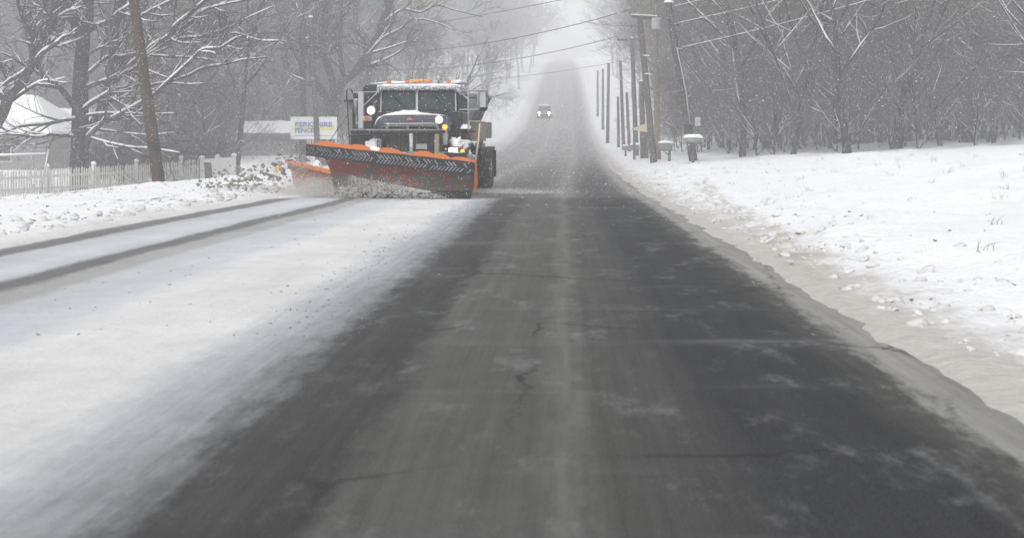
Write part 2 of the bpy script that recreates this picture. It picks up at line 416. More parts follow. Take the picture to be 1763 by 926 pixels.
def ramp(nt, fac, stops, lo, hi):
    n = nt.nodes.new('ShaderNodeValToRGB'); e = n.color_ramp.elements
    f = nt.nodes.new('ShaderNodeMapRange'); nt.links.new(fac, f.inputs[0]); f.inputs[1].default_value = lo; f.inputs[2].default_value = hi
    nt.links.new(f.outputs[0], n.inputs[0])
    while len(e) < len(stops): e.new(.5)
    for k, (p, c) in enumerate(sorted(stops)):
        e[k].position = (p - lo) / (hi - lo)
        e[k].color = (tuple(c) if isinstance(c, tuple) else (c, c, c)) + (1,)
    return n.outputs[0]
def road_mat():
    m = bpy.data.materials.new('road_surface'); nt, N, L, B = nodes(m)
    uv, u, v = uvsplit(nt)
    t = lambda k: (k * 1.01, k, k * .94)
    b = lambda k: (k * .96, k, k * 1.05)
    wob = mth(nt, 'MULTIPLY', mth(nt, 'SUBTRACT', noi(nt, vmap(nt, uv, (.3, .16, 1)), 1, 4, .6), .5), .45)
    fine = mth(nt, 'MULTIPLY', mth(nt, 'SUBTRACT', noi(nt, vmap(nt, uv, (3, .8, 1)), 2.2, 8, .78), .5), mth(nt, 'MULTIPLY_ADD', mth(nt, 'MULTIPLY', rng_map(nt, u, -2.6, -1.7), rng_map(nt, u, -1.0, -.5, 1, 0)), .34, mth(nt, 'MULTIPLY_ADD', rng_map(nt, u, 1.2, 1.6), .35, .28)))
    ud = mth(nt, 'ADD', mth(nt, 'ADD', u, wob), fine)
    near = ramp(nt, ud, [(-6.5, t(.62)), (-6.3, t(.45)), (-6.16, .17), (-5.86, .15), (-5.72, b(.44)), (-5.1, b(.52)), (-4.80, b(.46)), (-4.66, .14), (-4.44, .15), (-4.34, .32), (-4.06, .34), (-3.95, b(.45)), (-3.3, b(.52)),
                         (-3.08, .60), (-2.1, .58), (-1.85, b(.42)), (-1.5, b(.25)), (-1.25, .055), (-.86, .038), (-.72, t(.085)), (-.12, t(.075)), (.03, t(.12)), (.16, t(.062)), (.5, .05), (.72, b(.026)), (1.35, b(.026)), (1.58, t(.06)), (1.72, t(.25)), (1.9, t(.23)), (2.05, t(.20))], -6.6, 2.2)
    far = ramp(nt, ud, [(-6.5, .7), (-5.9, .5), (-5.5, .20), (-3.2, .14), (-2.62, t(.24)), (-2.2, t(.16)), (-1.2, .10), (-.3, t(.13)), (.0, t(.21)), (.3, .12), (.6, .065), (1.35, .065), (1.58, t(.17)), (1.75, t(.27)), (2.05, t(.16))], -6.6, 2.2)
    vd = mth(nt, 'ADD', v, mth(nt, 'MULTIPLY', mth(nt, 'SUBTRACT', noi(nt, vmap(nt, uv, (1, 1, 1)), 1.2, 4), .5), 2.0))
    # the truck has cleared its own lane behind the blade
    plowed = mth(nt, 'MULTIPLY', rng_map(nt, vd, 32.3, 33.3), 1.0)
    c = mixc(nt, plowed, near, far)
    haze_tint = mth(nt, 'MULTIPLY', rng_map(nt, vd, 45, 130), rng_map(nt, noi(nt, vmap(nt, uv, (2, .12, 1)), 1.2, 5, .65), .2, .75, .10, .75))  # distance haze painted into the road colour as a streaky snow film
    c = mixc(nt, haze_tint, c, (.40, .405, .415))
    # streaks drawn along the lane by tyres, patches of drifting powder across it
    st = noi(nt, vmap(nt, uv, (9, .22, 1)), 1.6, 6, .7)
    hv = nt.nodes.new('ShaderNodeHueSaturation'); L.new(c, hv.inputs['Color'])
    lane = rng_map(nt, u, -2.2, -1.2)
    stv = mth(nt, 'MULTIPLY', mth(nt, 'SUBTRACT', st, .5), mth(nt, 'MULTIPLY_ADD', lane, 1.0, .16))
    mott = mth(nt, 'ADD', mth(nt, 'MULTIPLY', mth(nt, 'SUBTRACT', noi(nt, vmap(nt, uv, (1, .8, 1)), 3.5, 8, .75), .5), .42), mth(nt, 'MULTIPLY', mth(nt, 'SUBTRACT', noi(nt, vmap(nt, uv, (.6, .35, 1)), 1.1, 4, .6), .5), .5))
    L.new(mth(nt, 'ADD', mth(nt, 'ADD', stv, mott), 1.0), hv.inputs['Value'])
    drift = rng_map(nt, noi(nt, vmap(nt, uv, (.25, 1.1, 1)), .8, 5, .6), .56, .78, 0, .24)
    onlane = rng_map(nt, u, -2.2, -1.0)
    c = mixc(nt, mth(nt, 'MULTIPLY', drift, onlane), hv.outputs[0], (.36, .37, .385))
    grit = rng_map(nt, noi(nt, uv, 55, 3, .8), .60, .75, 0, .18)
    c = mixc(nt, grit, c, (.40, .40, .40))
    sp = rng_map(nt, noi(nt, uv, 7, 6, .8), .72, .77, 0, .35)
    c = mixc(nt, sp, c, (.14, .12, .10))
    vo = nt.nodes.new('ShaderNodeTexVoronoi'); vo.feature = 'DISTANCE_TO_EDGE'; vo.inputs['Scale'].default_value = .55
    wv = nt.nodes.new('ShaderNodeMixRGB'); wv.inputs[0].default_value = .22; L.new(vmap(nt, uv, (1, .7, 1)), wv.inputs[1]); L.new(noi(nt, uv, 2.5, 5, .7, 1), wv.inputs[2]); L.new(wv.outputs[0], vo.inputs['Vector'])
    crack = mth(nt, 'MULTIPLY', rng_map(nt, vo.outputs['Distance'], .002, .012, .75, 0), mth(nt, 'MULTIPLY', rng_map(nt, u, -1.1, -.7), rng_map(nt, noi(nt, uv, .5, 3), .42, .6)))
    c = mixc(nt, crack, c, (.012, .012, .013))
    agg = mth(nt, 'MULTIPLY', rng_map(nt, noi(nt, uv, 130, 3, .8), .52, .70, 0, .5), rng_map(nt, u, -1.6, -1.0))
    c = mixc(nt, agg, c, (.26, .26, .265))
    salt = mth(nt, 'MULTIPLY', rng_map(nt, noi(nt, vmap(nt, uv, (1.4, .5, 1)), 1.7, 7, .75), .52, .72, 0, .38), rng_map(nt, u, -1.4, -.9))
    c = mixc(nt, salt, c, (.30, .305, .31))
    L.new(c, B.inputs['Base Color'])
    B.inputs['Roughness'].default_value = .8; B.inputs['Specular IOR Level'].default_value = .12
    bump(nt, noi(nt, uv, 12, 8, .75), .8, .03, B)
    return m
M['road'] = road_mat()
ru = np.linspace(UL - .12, UR + .1, 44); ry = arr((-15, 60, .5), (60, 761, 4))
RV = np.zeros((len(ry), len(ru), 3)); RU = np.zeros((len(ry), len(ru), 2))
for j, y in enumerate(ry):
    for i, u in enumerate(ru):
        RV[j, i] = (u + shift(y), y, zr(y) + .004 * noise.noise((u * 2, y, 0))); RU[j, i] = (u, y)
RF = grid_faces(len(ry), len(ru))
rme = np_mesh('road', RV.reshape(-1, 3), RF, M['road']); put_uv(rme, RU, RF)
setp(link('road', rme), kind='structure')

# ------------------------------------------------------------------ trees
LO0 = [.32]
def grow(polys, rng, p, d, L, r, lvl, mx, nch, wob=.16, up=.06, spread=(28, 62), rmin=.006):
    n = (7, 6, 5, 4, 3, 3, 3)[lvl]
    p = Vector(p); d = Vector(d).normalized()
    pts = [p.copy()]; rad = [r]; dirs = [d.copy()]
    for i in range(n):
        d = (d + Vector((rng.gauss(0, wob), rng.gauss(0, wob), rng.gauss(0, wob) + up))).normalized()
        p = p + d * (L / n); pts.append(p.copy()); dirs.append(d.copy())
        rad.append(max(rmin * .7, r * (1 - .72 * (i + 1) / n)))
    polys[lvl].append((pts, rad))
    kids(polys, rng, pts, rad, dirs, L, lvl, mx, nch, wob, up, spread, rmin)

def kids(polys, rng, pts, rad, dirs, L, lvl, mx, nch, wob=.16, up=.06, spread=(28, 62), rmin=.006, t0=None):
    if lvl >= mx: return
    n = len(pts) - 1
    lo = (LO0[0] if lvl == 0 else .2) if t0 is None else t0
    for k in range(nch[lvl]):
        t = lo + (1 - lo) * (k + rng.random()) / nch[lvl]
        f = t * n; i = min(n - 1, int(f)); a = f - i
        q = pts[i].lerp(pts[i + 1], a); rr = rad[i] * (1 - a) + rad[i + 1] * a; dd = dirs[i]
        ax = dd.orthogonal(); ax.rotate(Matrix.Rotation(rng.uniform(0, 2 * math.pi), 3, dd))
        nd = dd.copy(); nd.rotate(Matrix.Rotation(R(rng.uniform(*spread)), 3, ax))
        ll = L * rng.uniform(.42, .66) * (1.2 - .55 * t)
        grow(polys, rng, q, nd, ll, max(rmin, rr * rng.uniform(.5, .7)), lvl + 1, mx, nch, wob, up, spread, rmin)

def snow_on(polys, rng, lvls, thick=1.0, rlim=.0135):
    out = []
    for l in lvls:
        for pts, rad in polys[l]:
            run, rr = [], []
            for i, q in enumerate(pts):
                t = (pts[min(i + 1, len(pts) - 1)] - pts[max(i - 1, 0)]).normalized()
                ok = abs(t.z) < .86 and rad[i] > rlim
                if ok:
                    w = rad[i]
                    run.append(q + Vector((0, 0, w * .70 + .006 * thick))); rr.append(min(w * .78, .05 + w * .3) + .004 * thick * rng.uniform(.2, 1.6))
                if (not ok or i == len(pts) - 1 or rng.random() < .12):
                    if len(run) >= 2: rr[0] *= .4; rr[-1] *= .4; out.append((run, rr))
                    run, rr = [], []
    return out

def tree_parts(polys, rng, parent, snow_lvls, thick=1.0, bark='bark', twig='twig', split=2):
    tm = tube_mesh('trunk', [(polys[0], 9), (polys[1], 7)] + [(polys[l], 5) for l in range(2, split)], M[bark])
    cm = tube_mesh('crown', [(polys[l], 4 if l == split else 3) for l in range(split, 7) if polys[l]], M[twig])
    link('trunk', tm, parent); link('crown', cm, parent)
    s = snow_on(polys, rng, snow_lvls, thick)
    if s: setp(link('snow_cover', tube_mesh('snow_cover', [(s, 5)], M['snow']), parent), kind='stuff')

def pxlimb(polys, rng, pts, D, lvl, r0, r1, nch, depth=0.0, mx=5, t0=.15, org=Vector(), up=.05):
    s = FPX / D; out, rad = [], []
    n = len(pts)
    for i, (x, y) in enumerate(pts):
        f = i / (n - 1)
        out.append(P(x, y, D + depth * f + (rng.uniform(-.15, .15) if 0 < i else 0)) - org); rad.append((r0 * (1 - f) + r1 * f) * (1.0 if lvl == 0 else 1.18) / s)
    # densify with a smooth curve
    o2, r2 = [], []
    for i in range(n - 1):
        a = out[max(i - 1, 0)]; b = out[i]; c = out[i + 1]; d = out[min(i + 2, n - 1)]
        for k in range(3):
            t = k / 3
            o2.append(.5 * ((2 * b) + (c - a) * t + (2 * a - 5 * b + 4 * c - d) * t * t + (3 * b - a - 3 * c + d) * t ** 3)); r2.append(rad[i] * (1 - t) + rad[i + 1] * t)
    o2.append(out[-1]); r2.append(rad[-1])
    polys[lvl].append((o2, r2))
    dirs = [(o2[min(i + 1, len(o2) - 1)] - o2[max(i - 1, 0)]).normalized() for i in range(len(o2))]
    L = sum((o2[i + 1] - o2[i]).length for i in range(len(o2) - 1))
    kids(polys, rng, o2, r2, dirs, min(L, 4.2), lvl, mx, nch, .17, up, (25, 60), .0085, t0)

# the big maple behind the fence, limb by limb
def big_tree():
    rng = random.Random(5); D = 62.0
    base = P(137, 312, D); base.z = gz(base.x, base.y, False) - .05
    t = empty('maple_tree', base, 'large dark bare tree with many snow-lined limbs growing behind the picket fence', 'tree')
    po = [[] for _ in range(7)]
    nch = [0, 9, 7, 5, 3, 2]
    zl = [(136, 345), (136, 318), (136, 285), (138, 240), (138, 200), (138, 160), (140, 110), (143, 75), (143, 58)]
    pxlimb(po, rng, zl, D, 0, 18, 11, [0] * 7, 0, 0, org=base)
    po[0][0][1][0] *= 1.25
    L = lambda pts, r0, r1, dep=0, lvl=1, n=nch, t0=.15: pxlimb(po, rng, pts, D, lvl, r0, r1, n, dep, 5, t0, org=base)
    L([(143, 62), (131, 43), (117, 0), (108, -50), (95, -120)], 9, 5, 1)
    L([(144, 62), (152, 32), (153, 0), (158, -60), (150, -130)], 9, 5, -.5)
    L([(145, 245), (152, 229), (172, 197), (189, 147), (198, 102), (198, 49), (206, 0), (222, -70), (230, -130)], 9, 5, 2)
    L([(135, 192), (113, 163), (93, 143), (75, 133), (64, 110), (58, 80), (50, 55), (40, 35), (32, 8), (22, -40)], 4.6, 2, -1.5)
    L([(141, 192), (156, 179), (177, 166), (192, 155), (208, 132), (232, 118), (252, 104)], 3.6, 2, -2, 2)
    L([(149, 152), (164, 145), (184, 139), (202, 130), (225, 110), (243, 92), (258, 70)], 3.8, 1.5, -2.5, 2)
    L([(150, 126), (158, 122), (173, 108), (188, 98), (210, 98), (236, 93), (260, 96), (290, 98), (330, 100), (370, 105)], 3, 1.2, -2, 2)
    L([(147, 98), (166, 86), (184, 78), (192, 66), (196, 48)], 2.2, 1, -2, 2)
    L([(151, 54), (173, 43), (190, 38), (202, 24), (226, 8), (250, -14)], 4, 2, -2, 2)
    L([(140, 61), (110, 63), (93, 78), (72, 92), (60, 105)], 3.6, 1.6, -1, 2)
    L([(137, 90), (128, 78), (112, 55), (90, 33), (70, 18), (50, 0), (38, -20)], 3, 1.6, 1, 2)
    L([(134, 205), (112, 207), (84, 213), (34, 218), (0, 230), (-30, 236)], 3, 1.5, -2.5, 2)
    L([(134, 236), (110, 234), (90, 232), (64, 236), (20, 232), (-20, 234)], 2.6, 1.2, -3, 2)
    # the long low limbs sweeping right past the utility pole
    L([(147, 242), (165, 222), (188, 207), (225, 188), (262, 166), (293, 138), (330, 104), (349, 86), (379, 83), (407, 66), (432, 60)], 4, 1.2, -4, 1)
    L([(188, 207), (222, 199), (245, 175), (259, 149), (291, 142), (325, 130), (351, 117), (390, 111), (416, 104), (460, 99)], 2.6, 1, -3, 2)
    L([(146, 200), (175, 196), (215, 196), (250, 197), (300, 196)], 2.2, 1, -2, 2)
    L([(150, 222), (190, 226), (225, 231), (265, 233), (300, 228)], 1.8, .8, -1, 2)
    L([(150, 236), (185, 246), (225, 254), (262, 256), (310, 264)], 2.0, .8, -3, 2)
    L([(196, 105), (225, 97), (250, 91), (265, 78), (291, 63), (300, 47), (327, 24), (355, 0), (380, -25)], 4, 2, -3, 1)
    L([(250, 91), (268, 82), (304, 54), (330, 39), (341, 22), (380, 10), (425, 0), (460, -14)], 2.6, 1.2, -2, 2)
    L([(268, 80), (306, 68), (350, 64), (384, 63), (407, 58), (444, 70), (480, 71)], 2.2, .9, -3, 2)
    L([(205, 20), (235, 30), (262, 18), (290, 4), (315, -10)], 3, 1.5, -3, 2)
    L([(300, 47), (345, 62), (390, 50), (430, 30), (470, 12)], 1.8, .8, -2, 3)
    tree_parts(po, rng, t, (1, 2, 3, 4), 2.6, split=3)
big_tree()

def leaning_tree():
    rng = random.Random(11); D = 60.0
    base = P(-62, 330, D); base.z = gz(base.x, base.y, False) - .05
    t = empty('leaning_tree', base, 'bare tree leaning in from the left edge with thick snow along its limb', 'tree')
    po = [[] for _ in range(7)]; nch = [0, 9, 7, 5, 3, 2]
    pxlimb(po, rng, [(-62, 360), (-56, 310), (-40, 265), (-18, 232), (4, 196), (15, 170), (32, 151)], D, 0, 13, 8, [0] * 7, 0, 0, org=base)
    L = lambda pts, r0, r1, dep=0, lvl=1: pxlimb(po, rng, pts, D, lvl, r0, r1, nch, dep, 5, .2, org=base)
    L([(30, 153), (50, 121), (63, 91), (80, 62), (95, 38), (98, 0), (104, -50)], 7, 4, 1)
    L([(55, 112), (75, 90), (93, 78), (110, 64), (128, 60)], 4, 2, 0, 2)
    L([(22, 173), (50, 153), (76, 140), (100, 142)], 3, 1.4, -1, 2)
    L([(52, 118), (30, 131), (0, 151), (-30, 170)], 3, 1.5, 1, 2)
    L([(12, 176), (-10, 150), (-40, 90), (-60, 20)], 6, 3, 1)
    tree_parts(po, rng, t, (0, 1, 2, 3, 4), 3.2, split=3)
leaning_tree()

def spreading_tree():
    rng = random.Random(23); D = 96.0
    base = P(560, 260, D); base.z = gz(base.x, base.y, False)
    t = empty('spreading_tree', base, 'tall grey bare tree with forked rising limbs just behind the truck cab', 'tree')
    po = [[] for _ in range(7)]; nch = [0, 10, 7, 5, 4, 3]
    pxlimb(po, rng, [(560, 285), (564, 240), (570, 205), (578, 170)], D, 0, 13, 11, [0] * 7, 0, 0, org=base)
    L = lambda pts, r0, r1, dep=0, lvl=1: pxlimb(po, rng, pts, D, lvl, r0, r1, nch, dep, 5, .2, org=base)
    L([(577, 175), (590, 142), (612, 124), (628, 101), (642, 79), (656, 48), (666, 20), (676, -10), (690, -60)], 7, 4.5, 1)
    L([(600, 133), (590, 124), (585, 80), (588, 30), (584, -30)], 4, 2.5, -1)
    L([(577, 172), (570, 130), (552, 80), (560, 20), (550, -50)], 6, 4, 1)
    L([(574, 190), (550, 150), (530, 110), (520, 60), (528, 0), (520, -60)], 6, 3.5, -1)
    L([(655, 50), (672, 30), (696, 17), (724, 22), (752, 10), (790, 20), (832, 30)], 2.6, .5, 1, 2)
    L([(628, 101), (660, 66), (690, 50), (712, 34), (748, 38), (785, 54)], 2.6, .5, 0, 2)
    L([(634, 93), (668, 84), (700, 73), (716, 72)], 2.2, 1, 0, 2)
    L([(640, 111), (670, 100), (690, 88), (704, 76)], 2.4, 1, 0, 2)
    tree_parts(po, rng, t, (1, 2), .3, twig='twig', split=3)
spreading_tree()

def variant(seed, H, r, nch, spread=(26, 58), up=.07, wob=.13, trunkfrac=1.0, low=.32):
    LO0[0] = low
    rng = random.Random(seed); po = [[] for _ in range(7)]
    grow(po, rng, (0, 0, -.3), (rng.uniform(-.06, .06), rng.uniform(-.06, .06), 1), H * trunkfrac, r, 0, 5, nch, wob * .6, up, spread, .009)
    LO0[0] = .32
    return po, rng
def proto_meshes(seed, H, r, nch, bark='bark', twig='twig_far', snow=(1, 2, 3), **k):
    po, rng = variant(seed, H, r, nch, **k)
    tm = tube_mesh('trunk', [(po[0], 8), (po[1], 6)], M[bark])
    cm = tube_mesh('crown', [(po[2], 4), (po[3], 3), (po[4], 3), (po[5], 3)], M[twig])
    s = snow_on(po, rng, snow, 1.6, .0125)
    sm = tube_mesh('snow_cover', [(s, 4)], M['snow']) if s else None
    return tm, cm, sm
NC = [12, 8, 6, 4, 3]
protos = [proto_meshes(31, 15, .22, NC), proto_meshes(32, 17, .26, NC, spread=(22, 48)), proto_meshes(33, 13, .15, [15, 8, 5, 4, 3], low=.10),
          proto_meshes(34, 16, .20, NC, spread=(20, 44), up=.09), proto_meshes(35, 14, .30, [10, 8, 6, 4, 3], spread=(30, 66), low=.16), proto_meshes(36, 6, .07, [16, 8, 5, 4, 2], spread=(25, 62), up=.05, low=.03), proto_meshes(37, 12, .12, [16, 8, 5, 4, 3], spread=(24, 54), low=.06), proto_meshes(38, 18, .34, [11, 9, 6, 4, 3], spread=(24, 50), low=.22), proto_meshes(39, 11, .10, [16, 8, 6, 4, 2], spread=(28, 66), low=.05)]
TALL = (0, 1, 2, 3, 4, 6, 7, 8, 2, 6, 8)
def plant(name, k, x, y, sc, rz, label, group=None, lean=(0, 0)):
    o = empty(name, (x, y, gz(x, y, False)), label, 'tree', group, rz)
    o.rotation_euler = (lean[0], lean[1], rz); o.scale = (sc, sc, sc)
    for n, me in zip(('trunk', 'crown', 'snow_cover'), protos[k]):
        if me: setp(link(n, me, o), kind='stuff' if n == 'snow_cover' else None)
    return o
rg = random.Random(77)
# wood behind the fence and house, left of the road
wood = []
for px in range(-60, 520, 21):
    wood.append((px + rg.uniform(-9, 9), rg.uniform(100, 118) if 190 < px < 395 else rg.uniform(121, 130)))
for px in range(-60, 640, 30):
    wood.append((px + rg.uniform(-12, 12), rg.uniform(124, 150)))
for px in range(-70, 660, 22): wood.append((px + rg.uniform(-12, 12), rg.uniform(152, 178)))
for px in range(-70, 660, 22): wood.append((px + rg.uniform(-12, 12), rg.uniform(180, 215)))
for px, D in wood:
    p = P(px, 250, D)
    plant('wood_tree', rg.choice(TALL), p.x, p.y, rg.uniform(.75, 1.1), rg.uniform(0, 6.28),
          'bare grey tree in the dense wood behind the fence and houses', 'trees in the wood behind the fence', (rg.uniform(-.06, .06), rg.uniform(-.06, .06)))
for px, D, s, k, lab in ((232, 76, .85, 3, 'thin straight bare tree rising just left of the leaning wooden pole'), (338, 74, .80, 5, 'small forked bare tree standing behind the picket fence right of the pole'), (300, 78, .75, 5, 'slim bare sapling just right of the wooden pole behind the fence'),
                         (404, 80, .8, 0, 'pale bare tree standing at the right end of the picket fence'), (455, 121, .95, 4, 'bare tree with steep snow-lined limbs left of the billboard'), (520, 98, 1.0, 1, 'upright bare tree rising directly behind the billboard'),
                         (690, 110, .62, 2, 'hazy low bare tree behind the truck roof lights'), (770, 128, .62, 4, 'hazy bare bush-like tree right of the truck spotlight')):
    p = P(px, 250, D); plant('bare_tree', k, p.x, p.y, s, rg.uniform(0, 6.28), lab)
# brush along the fence, left
for i in range(56):
    px = -40 + i * 12 + rg.uniform(-10, 10); D = rg.uniform(121, 135) if px > 390 or px < 175 else (rg.uniform(104, 125) if i % 3 else rg.uniform(76, 88)); p = P(px, 250, D)
    plant('brush_shrub', 5, p.x, p.y, rg.uniform(.45, .85), rg.uniform(0, 6.28), 'low tangled bare shrub between the fence and the wood', 'shrubs between the fence and the wood')
for i in range(34):
    f = .42 + .58 * (i + rg.random()) / 34; q = Vector((-21.5 + 6.6 * f - 1.4, 57 + 14 * f + rg.uniform(.5, 3.0), 0))
    plant('fence_shrub', 5, q.x, q.y, rg.uniform(.22, .34), rg.uniform(0, 6.28), 'low twiggy bush close behind the picket fence', 'bushes close behind the picket fence')
# wood on the right
wr = []
for px in range(1216, 1870, 22): wr.append((px + rg.uniform(-9, 9), rg.uniform(84, 100)))
for px in range(1196, 1870, 24): wr.append((px + rg.uniform(-12, 12), rg.uniform(104, 124)))
for px in range(1290, 1870, 46): wr.append((px + rg.uniform(-20, 20), rg.uniform(56, 78)))
for px in range(1180, 1870, 20): wr.append((px + rg.uniform(-12, 12), rg.uniform(126, 150)))
for px in range(1150, 1870, 22): wr.append((px + rg.uniform(-12, 12), rg.uniform(155, 190)))
for px, D in wr:
    p = P(px, 250, D)
    plant('roadside_tree', rg.choice(TALL), p.x, p.y, rg.uniform(.65, 1.25), rg.uniform(0, 6.28), 'dark bare tree in the dense wood right of the leaning poles', 'trees in the wood right of the road', (rg.uniform(-.09, .09), rg.uniform(-.09, .09)))
for i in range(84):
    px = 1158 + i * 8.3 + rg.uniform(-9, 9); D = rg.uniform(82, 112) if i % 3 or px < 1240 else rg.uniform(60, 82); p = P(px, 250, D)
    plant('roadside_shrub', 5, p.x, p.y, rg.uniform(.4, .85), rg.uniform(0, 6.28), 'low bare shrub at the foot of the wood right of the road', 'shrubs at the foot of the right wood')
# far woods lining the hill road: one mass each side
def far_wood(name, label, spots):
    po = [[] for _ in range(7)]
    for k, (x, y, H, sd) in enumerate(spots):
        r_ = random.Random(sd)
        grow(po, r_, (x, y, gz(x, y, False) - .3), (0, 0, 1), H, .2, 0, 4, [11, 8, 6, 3], .09, .07, (24, 58), .03)
    me = tube_mesh(name, [(po[0], 5), (po[1], 4)] + [(po[l], 3) for l in (2, 3, 4)], M['twig_hazed'])
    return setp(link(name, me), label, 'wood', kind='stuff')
sp = []
for i in range(85):
    y = rg.uniform(150, 460); sp.append((shift(y) - rg.uniform(13, 60) * (.5 + 60 / y) - (8 if y < 230 else 0), y, rg.uniform(11, 16), 200 + i))
far_wood('distant_left_wood', 'pale distant wood on the hillside left of the road', sp)
sp = []
for i in range(60):
    y = rg.uniform(150, 460); sp.append((shift(y) + 2 + rg.uniform(7, 40), y, rg.uniform(11, 16), 300 + i))
far_wood('distant_right_wood', 'pale distant wood on the hillside right of the road', sp)

# ------------------------------------------------------------------ utility poles, wires
def pole(name, label, bx, by, D, tx, ty, r, m='polegrey', group=None, top=0.0):
    b = P(bx, by, D); b.z = gz(b.x, b.y, False) - .15; tp = P(tx, ty, D)
    if top: tp = b + (tp - b) * top
    e = empty(name, b, label, 'pole', group)
    a = tp - b
    n = 9
    MB().tube([a * (i / n) for i in range(n + 1)], [r * (1 - .28 * i / n) for i in range(n + 1)], 12).build('shaft', M[m], e, smooth=True)
    return e, b, a
# leaning pole at left
e, b, a = pole('utility_pole', 'brown wooden utility pole leaning left, standing in the snow beside the picket fence', 275, 326, 43, 230, 0, .185, 'polewood', top=1.25)
mb = MB()
for f in (.20, .215, .235, .25): mb.tube([a * (f / 1.25), a * ((f + .010) / 1.25)], .188, 14)
mb.build('strap', M['black'], e)
MB().heap((.0, -.05, .12), .42, .4, .10, 3).build('snow_collar', M['snow'], e, smooth=True)
e, b, a = pole('utility_pole', 'slim pale brown pole standing in front of the billboard', 549, 262, 78, 535, 30, .16, 'polegrey')
MB().heap(a + Vector((0, 0, -.02)), .13, .13, .1, 2).build('snow_cap', M['snow'], e, smooth=True)
e, b, a = pole('utility_pole', 'thin hazy pole rising behind the left side of the truck cab', 642, 262, 100, 631, 57, .17, 'polegrey')
MB().heap(a + Vector((0, 0, -.02)), .13, .13, .12, 2).build('snow_cap', M['snow'], e, smooth=True)
# right-hand line
e, b, a = pole('utility_pole', 'leaning grey pole with snow cap and conduit behind the near mailbox, right of the road', 1195, 282, 68, 1150, 4, .20, 'poledark')
MB().heap(a + Vector((.05, 0, -.03)), .22, .2, .14, 4).build('snow_cap', M['snow'], e, smooth=True)
MB().tube([a * .25 + Vector((.10, -.19, 0)), a * .45 + Vector((.15, -.17, 0)), a * .62 + Vector((.10, -.16, 0)), a * .72 + Vector((.06, -.15, 0))], .028, 8).build('conduit', M['palesteel'], e, smooth=True)
MB().box(.02, .26, -.34, -.14, 1.75, 2.15).build('meter_box', M['palesteel'], e, bevel=.02)
for f in (.86, .82, .71): MB().tube([a * f + Vector((.0, -.1, 0)), a * f + Vector((.34, -.1, -.03))], .07, 8).build('bracket', M['black'], e, smooth=True)
P1b, P1a = b, a
e, b, a = pole('utility_pole', 'tall straight tan pole rising out of view behind the roadside mailbox', 1133, 273, 80, 1125, -60, .17, 'poletan', top=1.02)
P2b, P2a = b, a
e, b, a = pole('utility_pole', 'leaning grey pole carrying a crossarm and transformer over the roadside', 1126, 277, 76, 1101, 24, .185, 'polegrey')
u = lambda f: a * f
MB().bar(u(.965) + Vector((-.45, -.2, .10)), u(.965) + Vector((.85, -.2, .02)), .12, .16).build('crossarm', M['polegrey'], e, bevel=.01)
MB().bar(u(.965) + Vector((-.45, -.2, .215)), u(.965) + Vector((.85, -.2, .135)), .14, .07).build('arm_snow', M['snow'], e, bevel=.02)
mb = MB().tube([u(.93) + Vector((.78, -.25, -.28)), u(.93) + Vector((.78, -.25, .30))], .24, 16)
mb.build('transformer', M['palesteel'], e, bevel=.03)
for dx in (-.35, .1, .6):
    MB().tube([u(.965) + Vector((dx, -.2, .16)), u(.965) + Vector((dx, -.2, .30)), u(.965) + Vector((dx, -.2, .36))], [.05, .06, .02], 8).build('insulator', M['greysteel'], e, smooth=True)
for f, s in ((.72, 1), (.60, 1)): MB().heap(u(f) + Vector((.12 * s, -.1, 0)), .2, .14, .07, 3).build('snow_clump', M['snow'], e, smooth=True)
P3b, P3a = b, a
for (bx, by, D, tx, ty, r, lab) in ((1096, 262, 100, 1088, 66, .17, 'grey pole with a short crossarm just left of the transformer pole'), (1108, 262, 92, 1104, 140, .20, 'thick short grey pole directly left of the transformer pole foot'), (1074, 262, 118, 1068, 104, .15, 'slim hazy pole between the far mailbox and the road'), (1084, 262, 112, 1079, 159, .13, 'short hazy pole just left of the tan roof'),
                                 (1065, 262, 124, 1064, 166, .13, 'short faint pole nearest the road among the right-hand poles'), (1046, 250, 140, 1048, 109, .17, 'tall faint pole at the bend of the right snowbank'), (1038, 216, 175, 1038, 119, .17, 'very faint far pole on the right, second from the hill'), (1029, 195, 205, 1029, 122, .17, 'faintest and farthest pole on the right of the hill road')):
    e, b, a = pole('utility_pole', lab, bx, by, D, tx, ty, r, 'polegrey')
    if D < 105 and ty < 100:
        MB().bar(a * .985 + Vector((-1.0, -.1, 0)), a * .985 + Vector((.8, -.1, 0)), .1, .12).build('crossarm', M['polegrey'], e)
        P4 = b + a
    MB().heap(a + Vector((0, 0, -.02)), r * .75, r * .75, .1, 3).build('snow_cap', M['snow'], e, smooth=True)
def wire(label, A, B, sag, r=.012, snow=False):
    A, B = Vector(A), Vector(B); mb = MB(); n = 24
    pts = [A.lerp(B, i / n) - Vector((0, 0, sag * 4 * (i / n) * (1 - i / n))) - A for i in range(n + 1)]
    mb.tube(pts, r, 5)
    o = mb.build('overhead_wire', M['snow' if snow else 'wire'], smooth=True); o.location = A
    setp(o, label, 'wire', 'overhead wires')
top3 = P3b + P3a
wire('dark wire from the transformer pole across the road to the hazy pole behind the truck', top3 + Vector((-.4, -.2, .2)), P(634, 92, 100), .55, .022)
wire('lower hazy wire crossing the road from the crossarm pole', P4 + Vector((-1, -.1, .1)), P(630, 120, 118), .7, .024)
wire('topmost wire rising to the upper right across the open sky', P(1125, -34, 80), P(560, 66, 112), .3, .020)
wire('short wire sagging left from the transformer pole', top3 + Vector((.1, -.2, -.6)), P(1000, 36, 120), .15, .018)
wire('faint wire low across the distant road', P(1068, 106, 118), P(700, 140, 150), .5, .018)
